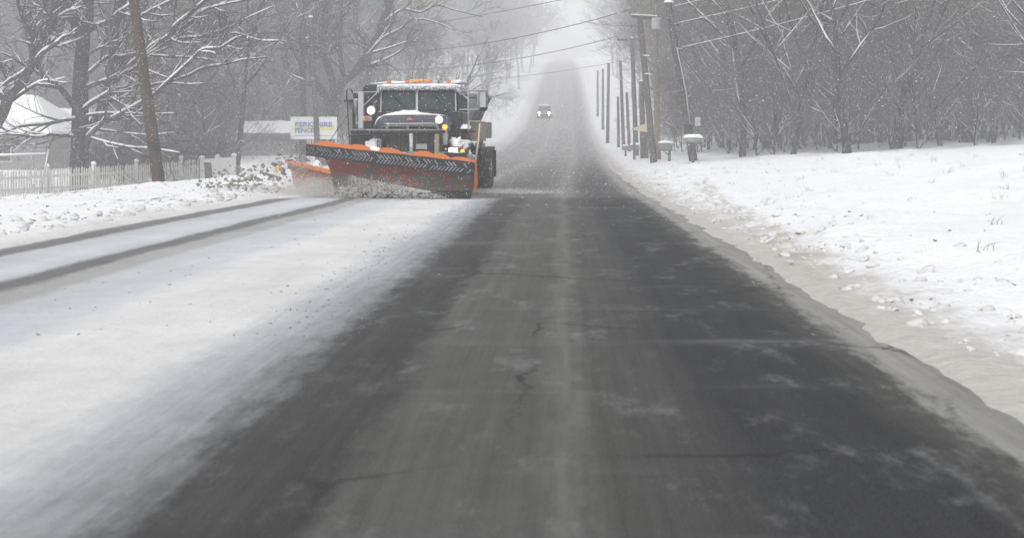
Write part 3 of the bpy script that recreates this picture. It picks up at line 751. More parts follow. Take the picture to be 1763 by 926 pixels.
for py, ex, ez, lab in ((10, 20, 10.5, 'snowy wire from the cap of the leaning pole towards the upper right'), (39, 20, 9.6, 'snow-coated wire leaving the middle bracket of the leaning pole'), (81, 20, 9.0, 'snow-coated wire leaving the lowest bracket of the leaning pole')):
    st = P(1150 + (py - 4) * .162 + 12, py, 69.9)
    wire(lab, st, (ex, 45, ez), .35, .018, True)

# ------------------------------------------------------------------ picket fence
fp = [Vector((-24.5, 46.5, 0)), Vector((-20.5, 55.0, 0)), Vector((-17.5, 62.5, 0)), Vector((-15.3, 68.5, 0))]
fz = lambda p: gz(p.x, p.y, False)
fence = empty('picket_fence', (fp[0].x, fp[0].y, fz(fp[0])), 'weathered pale wooden picket fence running along the yard at left', 'fence')
org = fence.location.copy()
pk = MB().prism([(-.036, 0, 0), (.036, 0, 0), (.036, 0, .80), (0, 0, .87), (-.036, 0, .80)], (0, .02, 0))
pm = pk.build('picket', M['picket'])
pme = pm.data; bpy.data.objects.remove(pm)
rnd = random.Random(4); fsc = lambda f: 1.0 + .26 * f
post_me = None
for s in range(3):
    A, B = fp[s], fp[s + 1]; Ls = (B - A).length; ang = math.atan2((B - A).y, (B - A).x)
    n = int(Ls / .137)
    for i in range(n):
        q = A.lerp(B, (i + .5) / n)
        o = link('picket', pme, fence); o.location = Vector((q.x, q.y, fz(q) + .02 + rnd.uniform(-.015, .015))) - org
        o.rotation_euler = (rnd.uniform(-.02, .02), rnd.uniform(-.035, .035), ang); o.scale = (1, 1, fsc((s + (i + .5) / n) / 3) * rnd.uniform(.97, 1.03))
    for h in (.22, .62):
        q0 = Vector((A.x, A.y, fz(A) + h * fsc(s / 3))) - org; q1 = Vector((B.x, B.y, fz(B) + h * fsc((s + 1) / 3))) - org
        off = Vector((-math.sin(ang), math.cos(ang), 0)) * .045
        MB().bar(q0 + off, q1 + off, .035, .08).build('rail', M['picket'], fence)
    np_ = max(1, int(Ls / 2.3))
    for i in range(np_):
        q = A.lerp(B, i / np_); off = Vector((-math.sin(ang), math.cos(ang), 0)) * .12
        z = fz(q)
        po_ = MB().box(-.06, .06, -.06, .06, -.1, .98).build('post', M['picket'], fence, bevel=.01); po_.location = Vector((q.x, q.y, z)) + off - org
        po_.rotation_euler = (0, 0, ang); po_.scale = (1, 1, fsc((s + i / np_) / 3))
        c = MB().heap((0, 0, .97), .10, .10, .10, i).build('snow_cap', M['snow'], po_, smooth=True)
# solid white panels at its right end
A = Vector((-15.2, 66.5, 0)); B = Vector((-14.55, 68.5, 0))
panel = empty('panel_fence', (A.x - .6, A.y, fz(A)), 'short solid white board fence with snow-capped posts at the right end of the pickets', 'fence')
for i in range(9):
    MB().box(i * .145, i * .145 + .138, 0 + .004 * (i % 2), .03 + .004 * (i % 2), -.1, 1.02 + .012 * i).build('board', M['picketwhite'], panel, bevel=.006)
for i, x in enumerate((-.07, .62, 1.36)):
    po_ = MB().box(x - .07, x + .07, .04, .18, -.1, 1.08 + .05 * i).build('post', M['picketwhite'], panel, bevel=.01)
    MB().heap((x, .1, 1.08 + .05 * i), .13, .13, .1, i).build('snow_cap', M['snow'], po_, smooth=True)
pb = P(362, 313, 64); pb.z = gz(pb.x, pb.y, False)
stump = MB().prism([(-.20, 0, -.1), (.12, 0, -.1), (.02, 0, .86), (-.28, 0, .88)], (0, .08, 0)).build('leaning_plank', M['polegrey'], None, bevel=.01)
stump.location = pb; setp(stump, 'dark leaning plank propped where the pickets meet the white boards', 'plank')

# pipe frame standing before the fence
D = 52.0; q = P(84, 338, D); q.z = gz(q.x, q.y, False)
fr = empty('pipe_frame', q, 'galvanised pipe frame with a long level top bar in front of the picket fence', 'frame')
top = P(84, 257, D) - q; mid = P(82, 266, D) - q; legb = P(68, 338, D) - q; legb.z = -.05
MB().tube([legb, top], .04, 8).build('leg', M['galv'], fr, smooth=True)
le = P(-95, 270, D) - q
MB().tube([mid, le], .035, 8).build('top_bar', M['galv'], fr, smooth=True)
MB().tube([mid + Vector((0, 0, .035)), le + Vector((0, 0, .035))], .026, 6).build('snow_strip', M['snow'], fr, smooth=True)
MB().tube([le + Vector((0, 0, .15)), Vector((le.x + .3, le.y, -.05))], .04, 8).build('leg', M['galv'], fr, smooth=True)

# ------------------------------------------------------------------ houses and billboard
def gable(name, label, x0, x1, y0, y1, zb, zw, zr_, mwall, windows=(), hip=0.0):
    e = empty(name, ((x0 + x1) / 2, y0, zb), label, 'house')
    cx = (x0 + x1) / 2; hw = (x1 - x0) / 2; dp = y1 - y0
    MB().box(-hw, hw, 0, dp, -.3, zw - zb).build('wall', mwall, e)
    h = zw - zb; t = zr_ - zb; ov = .35
    MB().hexa([(-hw - ov, -ov, h - .12), (hw + ov, -ov, h - .12), (hw + ov - hip, dp / 2, t - .12), (-hw - ov, dp / 2, t - .12)], [(-hw - ov, -ov, h + .06), (hw + ov, -ov, h + .06), (hw + ov - hip, dp / 2, t + .06), (-hw - ov, dp / 2, t + .06)]).build('roof', M['siding'], e)
    MB().hexa([(-hw - ov, dp / 2 + .005, t - .12), (hw + ov - hip, dp / 2 + .005, t - .12), (hw + ov, dp + ov, h - .12), (-hw - ov, dp + ov, h - .12)], [(-hw - ov, dp / 2 + .005, t + .06), (hw + ov - hip, dp / 2 + .005, t + .06), (hw + ov, dp + ov, h + .06), (-hw - ov, dp + ov, h + .06)]).build('roof', M['siding'], e)
    g = lambda a, b: (-hw - ov + (2 * hw + 2 * ov - hip * b) * a, -ov - .03 + (dp / 2 + ov) * b, h + .07 + (t - h) * b + .14 + .06 * noise.noise((a * 9, b * 4, x0)))
    MB().grid(g, 40, 10, (0, 0, -.14)).build('roof_snow', M['snow'], e, smooth=False)
    MB().prism([(-hw, .01, h), (-hw, dp, h), (-hw, dp / 2, t - .1)], (.1, 0, 0)).build('gable', mwall, e); 
    if hip:
        A_, B_, C_ = Vector((hw + ov + .02, -ov, h)), Vector((hw + ov + .02, dp + ov, h)), Vector((hw + ov - hip + .02, dp / 2, t))
        MB().prism([A_, B_, C_], (.05, 0, .05)).build('roof', M['siding'], e)
        MB().prism([A_ + Vector((.06, 0, .07)), B_ + Vector((.06, 0, .07)), C_ + Vector((.06, 0, .07))], (.06, 0, .16)).build('roof_snow', M['snow'], e)
    else:
        MB().prism([(hw - .1, .01, h), (hw - .1, dp, h), (hw - .1, dp / 2, t - .1)], (.1, 0, 0)).build('gable', mwall, e)
    for (wx, wz) in windows:
        w = MB().box(wx - .5, wx + .5, -.05, .0, wz, wz + 1.1).build('window', M['palesteel'], e)
        MB().box(wx - .42, wx + .42, -.06, -.02, wz + .08, wz + 1.02).build('pane', M['windowglass'], w)
    return e
D = 92.0
gable('house', 'low house with a broad snow-covered roof behind the dark tree trunk at left', P(-190, 0, D).x, P(78, 0, D).x, D, D + 9, -.6, P(0, 232, D).z, P(0, 172, D + 4.5).z + .1, M['siding'], ((-1.5, .7), (2.2, .7)), hip=2.6)
D = 104.0
gable('house', 'lower snow-roofed wing seen on both sides of the dark tree trunk', P(40, 0, D).x, P(150, 0, D).x, D, D + 8, -.6, P(0, 231, D).z, P(0, 192, D + 4).z, M['siding'], ((.6, .7),))
D = 112.0
gable('shed', 'hazy dark building with a thin snowy roof left of the billboard', P(414, 0, D).x, P(500, 0, D).x, D, D + 7, -.2, P(0, 231, D).z, P(0, 213, D + 3.5).z, M['brick'])

D = 84.0
s0 = P(500, 240, D); s1 = P(580, 203, D); zb = gz((s0.x + s1.x) / 2, D, False)
sg = empty('billboard', ((s0.x + s1.x) / 2, D, zb), 'white billboard with blue capital letters on a yellow band behind a pole', 'sign')
hw = (s1.x - s0.x) / 2; z0 = s0.z - zb; z1 = s1.z - zb; H = z1 - z0
MB().box(-hw, hw, 0, .12, z0, z1).build('board', M['signwhite'], sg, bevel=.015)
MB().bar((-hw, .06, z1 + .03), (hw, .06, z1 + .03), .14, .05).build('snow_cap', M['snow'], sg, bevel=.015)
for x in (-hw + .35, hw - .35): MB().box(x - .07, x + .07, .13, .27, -.3, z1 - .1).build('post', M['polegrey'], sg)
MB().box(-hw + .12, hw - .12, -.010, -.002, z0 + H * .42, z0 + H * .64).build('yellow_band', M['signyellow'], sg)
def text(body, x, z, size, width, m):
    c = bpy.data.curves.new('lettering', 'FONT'); c.body = body; c.size = size; c.extrude = .006; c.offset = size * .034
    o = bpy.data.objects.new('tmp', c); COL.objects.link(o)
    dg = bpy.context.evaluated_depsgraph_get(); me = bpy.data.meshes.new_from_object(o.evaluated_get(dg)); bpy.data.objects.remove(o)
    xs = [v.co.x for v in me.vertices]; k = width / (max(xs) - min(xs)); x0 = min(xs)
    for v in me.vertices: v.co = Vector((x + (v.co.x - x0) * k, -.022 - v.co.z, z + v.co.y))
    me.materials.clear(); me.materials.append(m)
    return link('lettering', me, sg)
text('BERKSHIRE', -hw + .26, z0 + H * .585, .36, 2 * hw * .80, M['signblue'])
text('FENCE', -hw + .26, z0 + H * .31, .36, 2 * hw * .41, M['signblue'])
MB().box(-hw + .22, hw - .18, -.012, -.004, z0 + H * .155, z0 + H * .185).build('thin_line', M['signgrey'], sg)

# ------------------------------------------------------------------ mailboxes, stand, hydrant
def mailbox(label, px, py, D, w, h, posth, snow, side=0, group='roadside mailboxes'):
    p = P(px, py, D); p.z = gz(p.x, p.y, False)
    e = empty('mailbox', p, label, 'mailbox', group)
    n = 10
    prof = [(-w / 2, 0, posth)] + [(w / 2, 0, posth)] + [(w / 2 * math.cos(a), 0, posth + h * .55 + h * .45 * math.sin(a)) for a in [math.pi * k / n for k in range(n + 1)]]
    MB().prism([(x, y - .25, z) for x, y, z in prof], (0, .5, 0)).build('box', M['greysteel'] if snow < .2 else M['black'], e, bevel=.008)
    MB().box(side * w * .3 - .06, side * w * .3 + .06, -.07, .07, -.2, posth).build('post', M['polegrey'], e, bevel=.008)
    MB().bar((side * w * .3, 0, posth * .5), (side * w * .3 - side * .3 - .02, 0, posth - .02), .06, .06).build('brace', M['polegrey'], e)
    MB().box(-w * .55, w * .55, -.27, .27, posth - .06, posth - .004).build('shelf', M['polegrey'], e, bevel=.006)
    MB().grid(lambda a, b: Vector(((a - .5) * w * 1.14, (b - .5) * .58, posth + h * .93 + snow * (.35 + .65 * min(1, 6 * min(a, 1 - a)) * min(1, 6 * min(b, 1 - b))) + .02 * noise.noise((a * 4, b * 4, px)))), 14, 10, (0, 0, -snow * .45)).build('snow_cap', M['snow'], e, smooth=True)
    MB().box(-w * .44, w * .44, -.275, -.252, posth + .02, posth + h * .6).build('door', M['greysteel'], e, bevel=.006)
    MB().box(w / 2 + .005, w / 2 + .02, -.12, .04, posth + h * .3, posth + h * .75).build('flag', M['red'], e)
    return e
mailbox('dark mailbox with rounded snow cap standing beside the leaning transformer pole', 1146, 275, 73, .62, .34, .62, .10, 1)
mailbox('mailbox under a thick white slab of snow in front of the leaning capped pole', 1193, 282, 67, .74, .22, .88, .16, 0)
mailbox('hazy snow-capped mailbox among the far poles', 1093, 262, 96, .55, .3, .5, .14, 0)
mailbox('smallest hazy mailbox left of the far snow-capped one', 1077, 262, 102, .38, .25, .45, .10, 0)
D = 90.0
q = P(1104, 262, D); q.z = gz(q.x, q.y, False)
st = empty('roadside_stand', q, 'small stand with a pointed tan roof among the right-hand poles', 'stand')
A, B, C_ = P(1089, 222, D) - q, P(1117, 211, D) - q, P(1117, 228, D) - q
MB().hexa([A + Vector((0, -.3, -.05)), C_ + Vector((0, -.6, -.02)), C_ + Vector((0, 1.2, -.02)), A + Vector((0, .9, -.05))], [A + Vector((0, -.3, .03)), B + Vector((0, .1, 0)), B + Vector((0, .5, 0)), A + Vector((0, .9, .03))]).build('roof', M['tanroof'], st)
for x, y in ((A.x + .12, -.15), (C_.x - .08, -.4), (A.x + .12, .8), (C_.x - .08, 1.0)): MB().box(x - .05, x + .05, y - .05, y + .05, -.2, A.z - .03).build('post', M['polegrey'], st)
q = P(479, 305, 41); q.z = gz(q.x, q.y, False)
hy = empty('fire_hydrant', q, 'yellow fire hydrant half buried in the snow left of the wing blade', 'hydrant')
def lathe(mb, prof, n=16, c=Vector()):
    return mb.grid(lambda a, b: Vector((math.cos(a * 2 * math.pi) * np.interp(b, [i / (len(prof) - 1) for i in range(len(prof))], [p[0] for p in prof]), math.sin(a * 2 * math.pi) * np.interp(b, [i / (len(prof) - 1) for i in range(len(prof))], [p[0] for p in prof]), np.interp(b, [i / (len(prof) - 1) for i in range(len(prof))], [p[1] for p in prof]))) + c, n, len(prof) - 1)
lathe(MB(), [(.14, -.1), (.14, .02), (.105, .03), (.105, .34), (.14, .35), (.14, .39), (.105, .40), (.01, .40)]).build('barrel', M['yellow'], hy, smooth=False)
lathe(MB(), [(.12, .395), (.11, .46), (.07, .51), (.03, .53), (.03, .57), (.004, .575)]).build('bonnet', M['yellow'], hy, smooth=True)
for s in (-1, 1): MB().tube([(s * .09, 0, .27), (s * .17, 0, .27)], .05, 10).build('nozzle_cap', M['yellow'], hy)
MB().tube([(0, -.09, .24), (0, -.18, .24)], .065, 10).build('nozzle_cap', M['yellow'], hy)

# ------------------------------------------------------------------ the plow truck
X0, Y0, PHI = -3.45, 34.2, R(4.0)
cph, sph = math.cos(PHI), math.sin(PHI)
truck = empty('plow_truck', (X0, Y0, 0), 'dark navy snowplow truck with lit lamps and orange blade, pushing towards the camera', 'truck', rz=-PHI)
def L(px, py, y):
    k = (px - CX) / FPX
    x = (k * (Y0 + y * cph) - X0 - y * sph) / (cph + k * sph)
    D = Y0 - x * sph + y * cph
    return Vector((x, y, EYE + (CY - py) / FPX * D))
def PB(px0, py0, px1, py1, y0, y1, mb=None):
    a, b = L(px0, py1, y0), L(px1, py0, y0)
    return (mb or MB()).box(a.x, b.x, y0, y1, a.z, b.z)
T = lambda mb, name, m, parent=truck, **k: mb.build(name, M[m], parent, **k)

# --- front blade: tapered one-way moldboard
yl, yr = -1.05, -1.95                    # left end trails, right end leads
def edge(s): return yl + (yr - yl) * s
def mold(s, t, off=0.0):
    y = edge(s)
    b = L(575, 331, yl).lerp(L(813, 331, yr), s); tp = L(553, 258, yl).lerp(L(821, 288, yr), s)
    q = b.lerp(tp, t)
    y += .30 * math.sin(math.pi * min(1, t * 1.05)) * (.75 + .25 * (1 - s)) - .10 * t
    return Vector((q.x, y + off, q.z))
blade = T(MB().grid(lambda s, t: mold(s, t), 28, 12, (0, .03, 0)), 'moldboard', 'plow', smooth=True)
ce = MB()
ce.hexa([L(575, 343, yl - .03), L(812, 343, yr - .03), L(812, 343, yr + .03), L(575, 343, yl + .03)], [L(575, 328, yl - .03), L(812, 328, yr - .03), L(812, 328, yr + .03), L(575, 328, yl + .03)])
for i in range(len(ce.v)): ce.v[i] = (ce.v[i][0], ce.v[i][1], max(.012, ce.v[i][2]))
T(ce, 'cutting_edge', 'rubber', blade, bevel=.008)
# rubber deflector hung forward of the top edge
ft = lambda s: L(527, 248.5, yl - .20).lerp(L(818, 279.5, yr - .20), s)
fb = lambda s: L(527, 268.5, yl - .30).lerp(L(816, 303, yr - .30), s)
def flap(s, t):
    q = fb(s).lerp(ft(s), t); q.z += .006 * math.sin(s * 37); return q
fl = T(MB().grid(flap, 40, 3, (0, .03, 0)), 'rubber_deflector', 'rubber', blade)
tr = MB(); trr = random.Random(3)
for i in range(46):
    s = .02 + i * .0212
    nrm = Vector((0, -.012, 0))
    for (t0, t1, ds) in ((.14, .46, .016), (.82, .52, .016)):
        if trr.random() < .22: continue
        a = flap(s - ds, t0) + nrm; b_ = flap(s + ds * .4, t1) + nrm
        d = (b_ - a); w = Vector((.006 + .007 * s, 0, 0)); o = Vector((0, -.010, 0))
        tr.hexa([a - w, a + w, a + w - o * 0 + Vector((0, .012, 0)), a - w + Vector((0, .012, 0))], [b_ - w + o * .3, b_ + w + o * .3, b_ + w + Vector((0, .012, 0)), b_ - w + Vector((0, .012, 0))])
M['chev'] = mat('chevron_snow', (.42, .425, .44), (.02, .022, .026), rough=.9, scale=3.2, frost=.25, fscale=22)
setp(T(tr, 'chevron_tread', 'chev', fl), kind='stuff')
# orange angle bar and bulged stiffener caps along the top
tb = MB().hexa([ft(0) + Vector((0, .03, -.005)), ft(1) + Vector((0, .03, -.005)), ft(1) + Vector((0, .22, -.02)), ft(0) + Vector((0, .22, -.02))], [ft(0) + Vector((0, .03, .022)), ft(1) + Vector((0, .03, .045)), ft(1) + Vector((0, .22, .03)), ft(0) + Vector((0, .22, .01))])
T(tb, 'top_bar', 'orange', blade, bevel=.006)
def cap(px, w, h):
    s = (px - 527) / 291; c = ft(s); mb = MB()
    poly = []
    for k in range(13):
        a = math.pi * k / 12; x = math.cos(a) * w / 2 / 79
        base = ft(s + math.cos(a) * w / 2 / 291)
        poly.append(Vector((c.x + x, c.y + .10, base.z + .015 + math.sin(a) * h / 79)))
    mb.prism(poly, (0, .06, 0)); T(mb, 'stiffener', 'orange', blade, bevel=.008)
for px, w, h in ((562, 40, 7.5), (591, 34, 6), (619, 40, 8), (672, 40, 7.5), (731, 36, 8.5), (757, 34, 7), (794, 34, 5)): cap(px, w, h)
ep = MB().hexa([L(816, 336, yr - .02), L(823, 316, yr - .02), L(823, 316, yr + .34), L(816, 336, yr + .34)], [L(817, 279, yr - .22), L(820.5, 279, yr - .22), L(820.5, 279, yr + .3), L(817, 279, yr + .3)])
T(ep, 'end_plate', 'orange', blade, bevel=.006)
T(MB().tube([L(818.5, 281, yr + .1), L(824, 240, yr + .12), L(826, 213, yr + .14)], [.022, .02, .014], 8), 'guide_stick', 'cream', blade, smooth=True)
# push frame behind the blade
pf = MB()
for px in (650, 760): pf.bar(L(px, 318, -1.0), L(px, 312, .6), .12, .14)
pf.bar(L(600, 312, -.85), L(800, 312, -1.25), .14, .16)
T(pf, 'push_frame', 'black', bevel=.01)

# --- wing blade trailing on the left
def wingp(s, t):
    a, b_ = L(506, 322, 3.0).lerp(L(588, 334, .9), s), L(492, 276, 3.0).lerp(L(584, 298, .9), s)
    q = a.lerp(b_, t); q.y += .16 * math.sin(math.pi * t); return q
wing = T(MB().grid(wingp, 12, 8, (.01, .035, 0)), 'wing_blade', 'wing', smooth=True)
wt = lambda s: L(491, 274.5, 2.95).lerp(L(585, 297, .85), s)
T(MB().hexa([wt(0) + Vector((0, -.06, -.09)), wt(1) + Vector((0, -.06, -.09)), wt(1) + Vector((0, .1, -.09)), wt(0) + Vector((0, .1, -.06))], [wt(0) + Vector((0, -.04, .01)), wt(1) + Vector((0, -.04, .01)), wt(1) + Vector((0, .1, .01)), wt(0) + Vector((0, .1, .01))]), 'wing_lip', 'orange', wing, bevel=.008)

# --- chassis, wheels
ch = MB()
for s in (-.43, .43): ch.box(s - .05, s + .05, -.2, 6.6, .62, .86)
ch.box(-.5, .5, 1.0, 1.25, .45, .75); ch.box(-.5, .5, 4.9, 5.2, .45, .75)
T(ch, 'chassis', 'black', bevel=.01)
def wheel(x, y, r, w, name='wheel'):
    g = MB()
    prof = [(-w / 2, r * .56), (-w / 2, r * .90), (-w * .42, r * .97), (-w * .3, r), (w * .3, r), (w * .42, r * .97), (w / 2, r * .90), (w / 2, r * .56)]
    n = 40
    vs, fs = [], []
    for k in range(n):
        a = 2 * math.pi * k / n
        for j, (px_, rr) in enumerate(prof):
            q = rr * (1.0 - (.035 if (k % 2 and 2 <= j <= 5) else 0))
            vs.append((px_, math.cos(a) * q, math.sin(a) * q))
    m_ = len(prof)
    for k in range(n):
        for j in range(m_):
            fs.append((k * m_ + j, k * m_ + (j + 1) % m_, ((k + 1) % n) * m_ + (j + 1) % m_, ((k + 1) % n) * m_ + j))
    g.add(vs, fs)
    o = T(g, name, 'tyre'); o.location = (x, y, r)
    h = MB().tube([(-w * .38, 0, 0), (w * .38, 0, 0)], r * .57, 20).tube([(-w * .5, 0, 0), (w * .5, 0, 0)], r * .2, 12)
    T(h, 'hub', 'greysteel', o, bevel=.01)
    return o
for s in (-1, 1): wheel(s * 1.05, 1.15, .56, .34)
for s in (-1, 1):
    for xx in (.86, 1.16): wheel(s * (xx + .005), 5.0, .56, .27)
mf = MB()
for s in (-1, 1): mf.box(s * .8 - .0, s * 1.32, 5.75, 5.79, .32, 1.02)
T(mf, 'mud_flap', 'rubber')

# --- hood, radiator, fenders
def hood(a, b):
    # a across, b front to back
    y = .05 + 1.8 * b
    lft = L(650, 214, .05).x * (1 - b) + L(650, 200, 1.8).x * b
    rgt = L(774, 214, .05).x * (1 - b) + L(780, 200, 1.8).x * b
    x = lft + (rgt - lft) * a
    zc = L(710, 198, .6).z + .02 * b
    r_ = abs(2 * a - 1)
    drop = .16 * max(0, (r_ - .86) / .14) ** 2.0 + .03 * r_ ** 2
    z = zc - drop - .25 * max(0, (.42 - b) / .42) ** 2.2
    return Vector((x, y, z))
M['navyhood'] = mat('hood_paint', (.012, .016, .032), (.03, .036, .055), rough=.3, scale=5, frost=.30, fscale=16, topsnow=.0)
hd = T(MB().grid(hood, 26, 14, (0, 0, -.05)), 'hood', 'navyhood', smooth=True)
em = MB().prism([L(699, 207, .0), L(711, 207, .0), L(708, 203, .02), L(705, 201.5, .03), L(702, 203, .02)], (0, .04, 0)); T(em, 'hood_ornament', 'red', hd, bevel=.004)
T(PB(657, 212, 764, 274, .08, .9), 'engine_side', 'navy', bevel=.03)
gs = T(PB(664, 224, 745, 268, .02, .2), 'grille_shell', 'black', bevel=.015)
M['mesh'] = mat('radiator_mesh', (.075, .072, .055), (.02, .02, .018), rough=.8, scale=30, frost=.30, fscale=45)
T(PB(672, 228, 738, 266, -.015, .05), 'radiator', 'mesh', gs)
gb = MB()
for i in range(9): PB(674 + i * 7.6, 228, 675.2 + i * 7.6, 266, -.03, -.005, gb)
T(gb, 'grille_bar', 'black', gs)
T(PB(716, 248, 735, 257, -.13, -.09), 'licence_plate', 'palesteel', gs, bevel=.004)
# bumper and lift frame in front of the radiator
T(PB(612, 262, 800, 276, -.18, .05), 'bumper', 'black', bevel=.02)
lf = MB()
pts = [L(664, 227, -.25), L(669, 214.5, -.25), L(750, 214, -.25), L(757, 227, -.25)]
for i in range(3): lf.tube([pts[i], pts[i + 1]], .03, 8)
lf.tube([L(702, 215, -.25), L(702, 232, -.25)], .03, 8)
lfo = T(lf, 'lift_frame', 'greysteel', smooth=False)
T(PB(604, 224, 765, 230.5, -.30, -.16), 'lift_crossbar', 'black', lfo, bevel=.01)
T(MB().bar(L(604, 223, -.23), L(765, 224, -.23), .13, .03), 'bar_snow', 'greysteel', lfo)
T(PB(748, 230, 755, 272, -.28, -.14), 'lift_post', 'tanbox', lfo, bevel=.008)
T(PB(740, 230, 747, 272, -.24, -.1), 'lift_post', 'black', lfo, bevel=.008)
T(MB().tube([L(708, 232, -.32), L(708, 285, -1.0)], .045, 10), 'lift_cylinder', 'greysteel', lfo, smooth=True)
T(PB(603, 231, 628, 262, -.16, .35), 'side_tank', 'black', bevel=.015)
for s in (-1, 1):
    def fend(a, b, s=s):
        an = math.pi * (1.0 * a)
        x0, x1 = (.80, 1.30)
        cz, ry_, rz_ = .66, .74, .62
        k = 1 - .12 * max(0, (b - .7) / .3) ** 2
        return Vector((s * (x0 + (x1 - x0) * b), 1.15 - math.cos(an) * ry_ * k, cz + math.sin(an) * rz_ * k))
    fo = T(MB().grid(fend, 22, 8, (0, 0, -.03)), 'fender', 'navy', smooth=True)
    T(MB().heap((s * .92, .85, 1.20), .14, .34, .09, 3 + s, rough=.6), 'fender_snow', 'snow', fo, smooth=True)
T(PB(627, 243, 648, 256, -.14, .2), 'box_snow', 'snow', bevel=.025, seg=2); T(PB(649, 240, 657, 256, -.14, .1), 'lamp_box', 'greysteel', bevel=.015)
T(MB().heap(L(783, 248, .1) + Vector((0, .2, -.06)), .17, .2, .17, 12, rough=.7), 'lamp_snow', 'snow', smooth=True)
T(MB().heap(L(808, 271, .0) + Vector((0, .15, -.08)), .11, .2, .17, 14, rough=.6), 'lamp_snow', 'greysteel', smooth=True)
# --- head lamps on the fender brackets
def rect_lamp(px, py, w, h, y, lit):
    hs_ = T(PB(px - w / 2 - 1.6, py - h / 2 - 1.6, px + w / 2 + 1.6, py + h / 2 + 1.6, y, y + .22), 'headlamp', 'black', bevel=.03, seg=2)
    T(PB(px - w / 2, py - h / 2, px + w / 2, py + h / 2, y - .025, y + .02), 'lens', lit, hs_, bevel=.015)
rect_lamp(780, 259, 16, 9, -.12, 'lampwarm'); rect_lamp(645, 258.5, 15, 9, -.12, 'lampwarm')
T(PB(793, 257.5, 799, 264, -.1, 0), 'turn_signal', 'amberlit', bevel=.02)
T(PB(792, 252, 797, 257, -.08, 0), 'side_marker', 'red', bevel=.015)
def round_lamp(px, py, rpx, y, name='plow_lamp'):
    c = L(px, py, y); r_ = rpx / (FPX / (Y0 + y))
    b_ = MB().tube([c + Vector((0, .0, 0)), c + Vector((0, .06, 0)), c + Vector((0, .14, 0)), c + Vector((0, .17, 0))], [r_ * 1.06, r_ * 1.06, r_ * .7, r_ * .2], 20)
    o = T(b_, name, 'black')
    T(MB().tube([c + Vector((0, -.045, 0)), c + Vector((0, -.03, 0)), c + Vector((0, .001, 0))], [r_ * .45, r_ * .82, r_ * .97], 24), 'lens', 'lamp', o, smooth=True)
    T(MB().tube([c + Vector((r_ * 1.03 * math.cos(q), -.004, r_ * 1.03 * math.sin(q))) for q in [2 * math.pi * k / 24 for k in range(25)]], .012, 6), 'rim', 'chrome', o, smooth=True)
    return o, c
o, c = round_lamp(639, 190.5, 7.0, .35)
T(MB().tube([c + Vector((.0, .1, -.09)), c + Vector((0, .12, -.65))], .022, 8), 'stalk', 'black', o)
o, c = round_lamp(756, 206.5, 6.6, -.05)
T(MB().tube([c + Vector((.05, .1, -.08)), c + Vector((.08, .12, -.55))], .022, 8), 'stalk', 'greysteel', o)
T(MB().tube([L(631, 204, .3), L(631, 204, .38)], .055, 14), 'turn_signal', 'amberoff', bevel=.01)
T(PB(622, 200, 640, 209, .382, .5), 'signal_housing', 'palesteel', bevel=.02)
T(MB().tube([L(766, 219, -.06), L(766, 219, .02)], .058, 14), 'turn_signal', 'amberlit', bevel=.01)
T(PB(763, 222, 770, 250, .022, .12), 'lamp_bracket', 'palesteel', bevel=.015)

# --- cab
yc = 1.85
ca, cb = L(651, 230, yc), L(793, 142.5, yc)
cx0, cx1, ctop = ca.x, cb.x, cb.z
cabw = cx1 - cx0
zsill = L(700, 192, yc).z; zhead = L(700, 156, yc).z
cab = MB()
cab.box(cx0, cx1, yc, yc + 1.35, .95, zsill)                                # lower body
cab.box(cx0, cx0 + .08, yc + .02, yc + .12, zsill, zhead); cab.box(cx1 - .08, cx1, yc + .02, yc + .12, zsill, zhead)   # A pillars
cab.box(cx0, cx0 + .06, yc + 1.22, yc + 1.35, zsill, zhead); cab.box(cx1 - .06, cx1, yc + 1.22, yc + 1.35, zsill, zhead)
cab.box(cx0 + .06, cx1 - .06, yc + 1.29, yc + 1.35, zsill, zsill + .18)
cabo = T(cab, 'cab_body', 'navy', bevel=.018)
T(MB().box(cx0 + .06, cx1 - .06, yc + 1.295, yc + 1.34, zsill + .181, zhead), 'rear_wall', 'black', cabo)
def roof(a, b):
    e = abs(2 * a - 1); f = abs(2 * b - 1)
    z = ctop - .02 - .14 * max(0, (e - .82) / .18) ** 2 - .07 * max(0, (f - .80) / .2) ** 2
    return Vector((cx0 - .03 + (cabw + .06) * a, yc - .12 + 1.52 * b, z))
T(MB().grid(roof, 24, 16, (0, 0, -.10)), 'cab_roof', 'cabroof', cabo, smooth=True)
T(MB().hexa([(cx0 - .02, yc - .13, zhead + .02), (cx1 + .02, yc - .13, zhead + .02), (cx1 + .02, yc + .04, zhead + .02), (cx0 - .02, yc + .04, zhead + .02)], [(cx0 - .02, yc - .10, ctop - .06), (cx1 + .02, yc - .10, ctop - .06), (cx1 + .02, yc + .04, ctop - .06), (cx0 - .02, yc + .04, ctop - .06)]), 'visor', 'cabroof', cabo, bevel=.02)
T(MB().heap(L(785, 143, yc + .5) + Vector((0, 0, -.02)), .30, .45, .075, 6, rough=.4), 'roof_snow', 'snow', cabo, smooth=True)
T(MB().heap(L(690, 143.5, yc + .5) + Vector((0, 0, -.02)), .62, .5, .055, 8, rough=.5), 'roof_snow', 'snow', cabo, smooth=True)
# side windows and door lines
for s, xe in ((-1, cx0), (1, cx1)):
    T(MB().box(xe - .012, xe + .012, yc + .15, yc + 1.2, zsill + .02, zhead - .02), 'side_window', 'glass', cabo)
    dr = T(MB().box(xe - .01 + s * .012, xe + .01 + s * .012, yc + .14, yc + 1.2, 1.05, zsill - .02), 'door', 'navy', cabo, bevel=.006)
    T(MB().bar((xe + s * .045, yc + 1.0, 1.62), (xe + s * .045, yc + 1.14, 1.62), .03, .03), 'handle', 'chrome', dr)
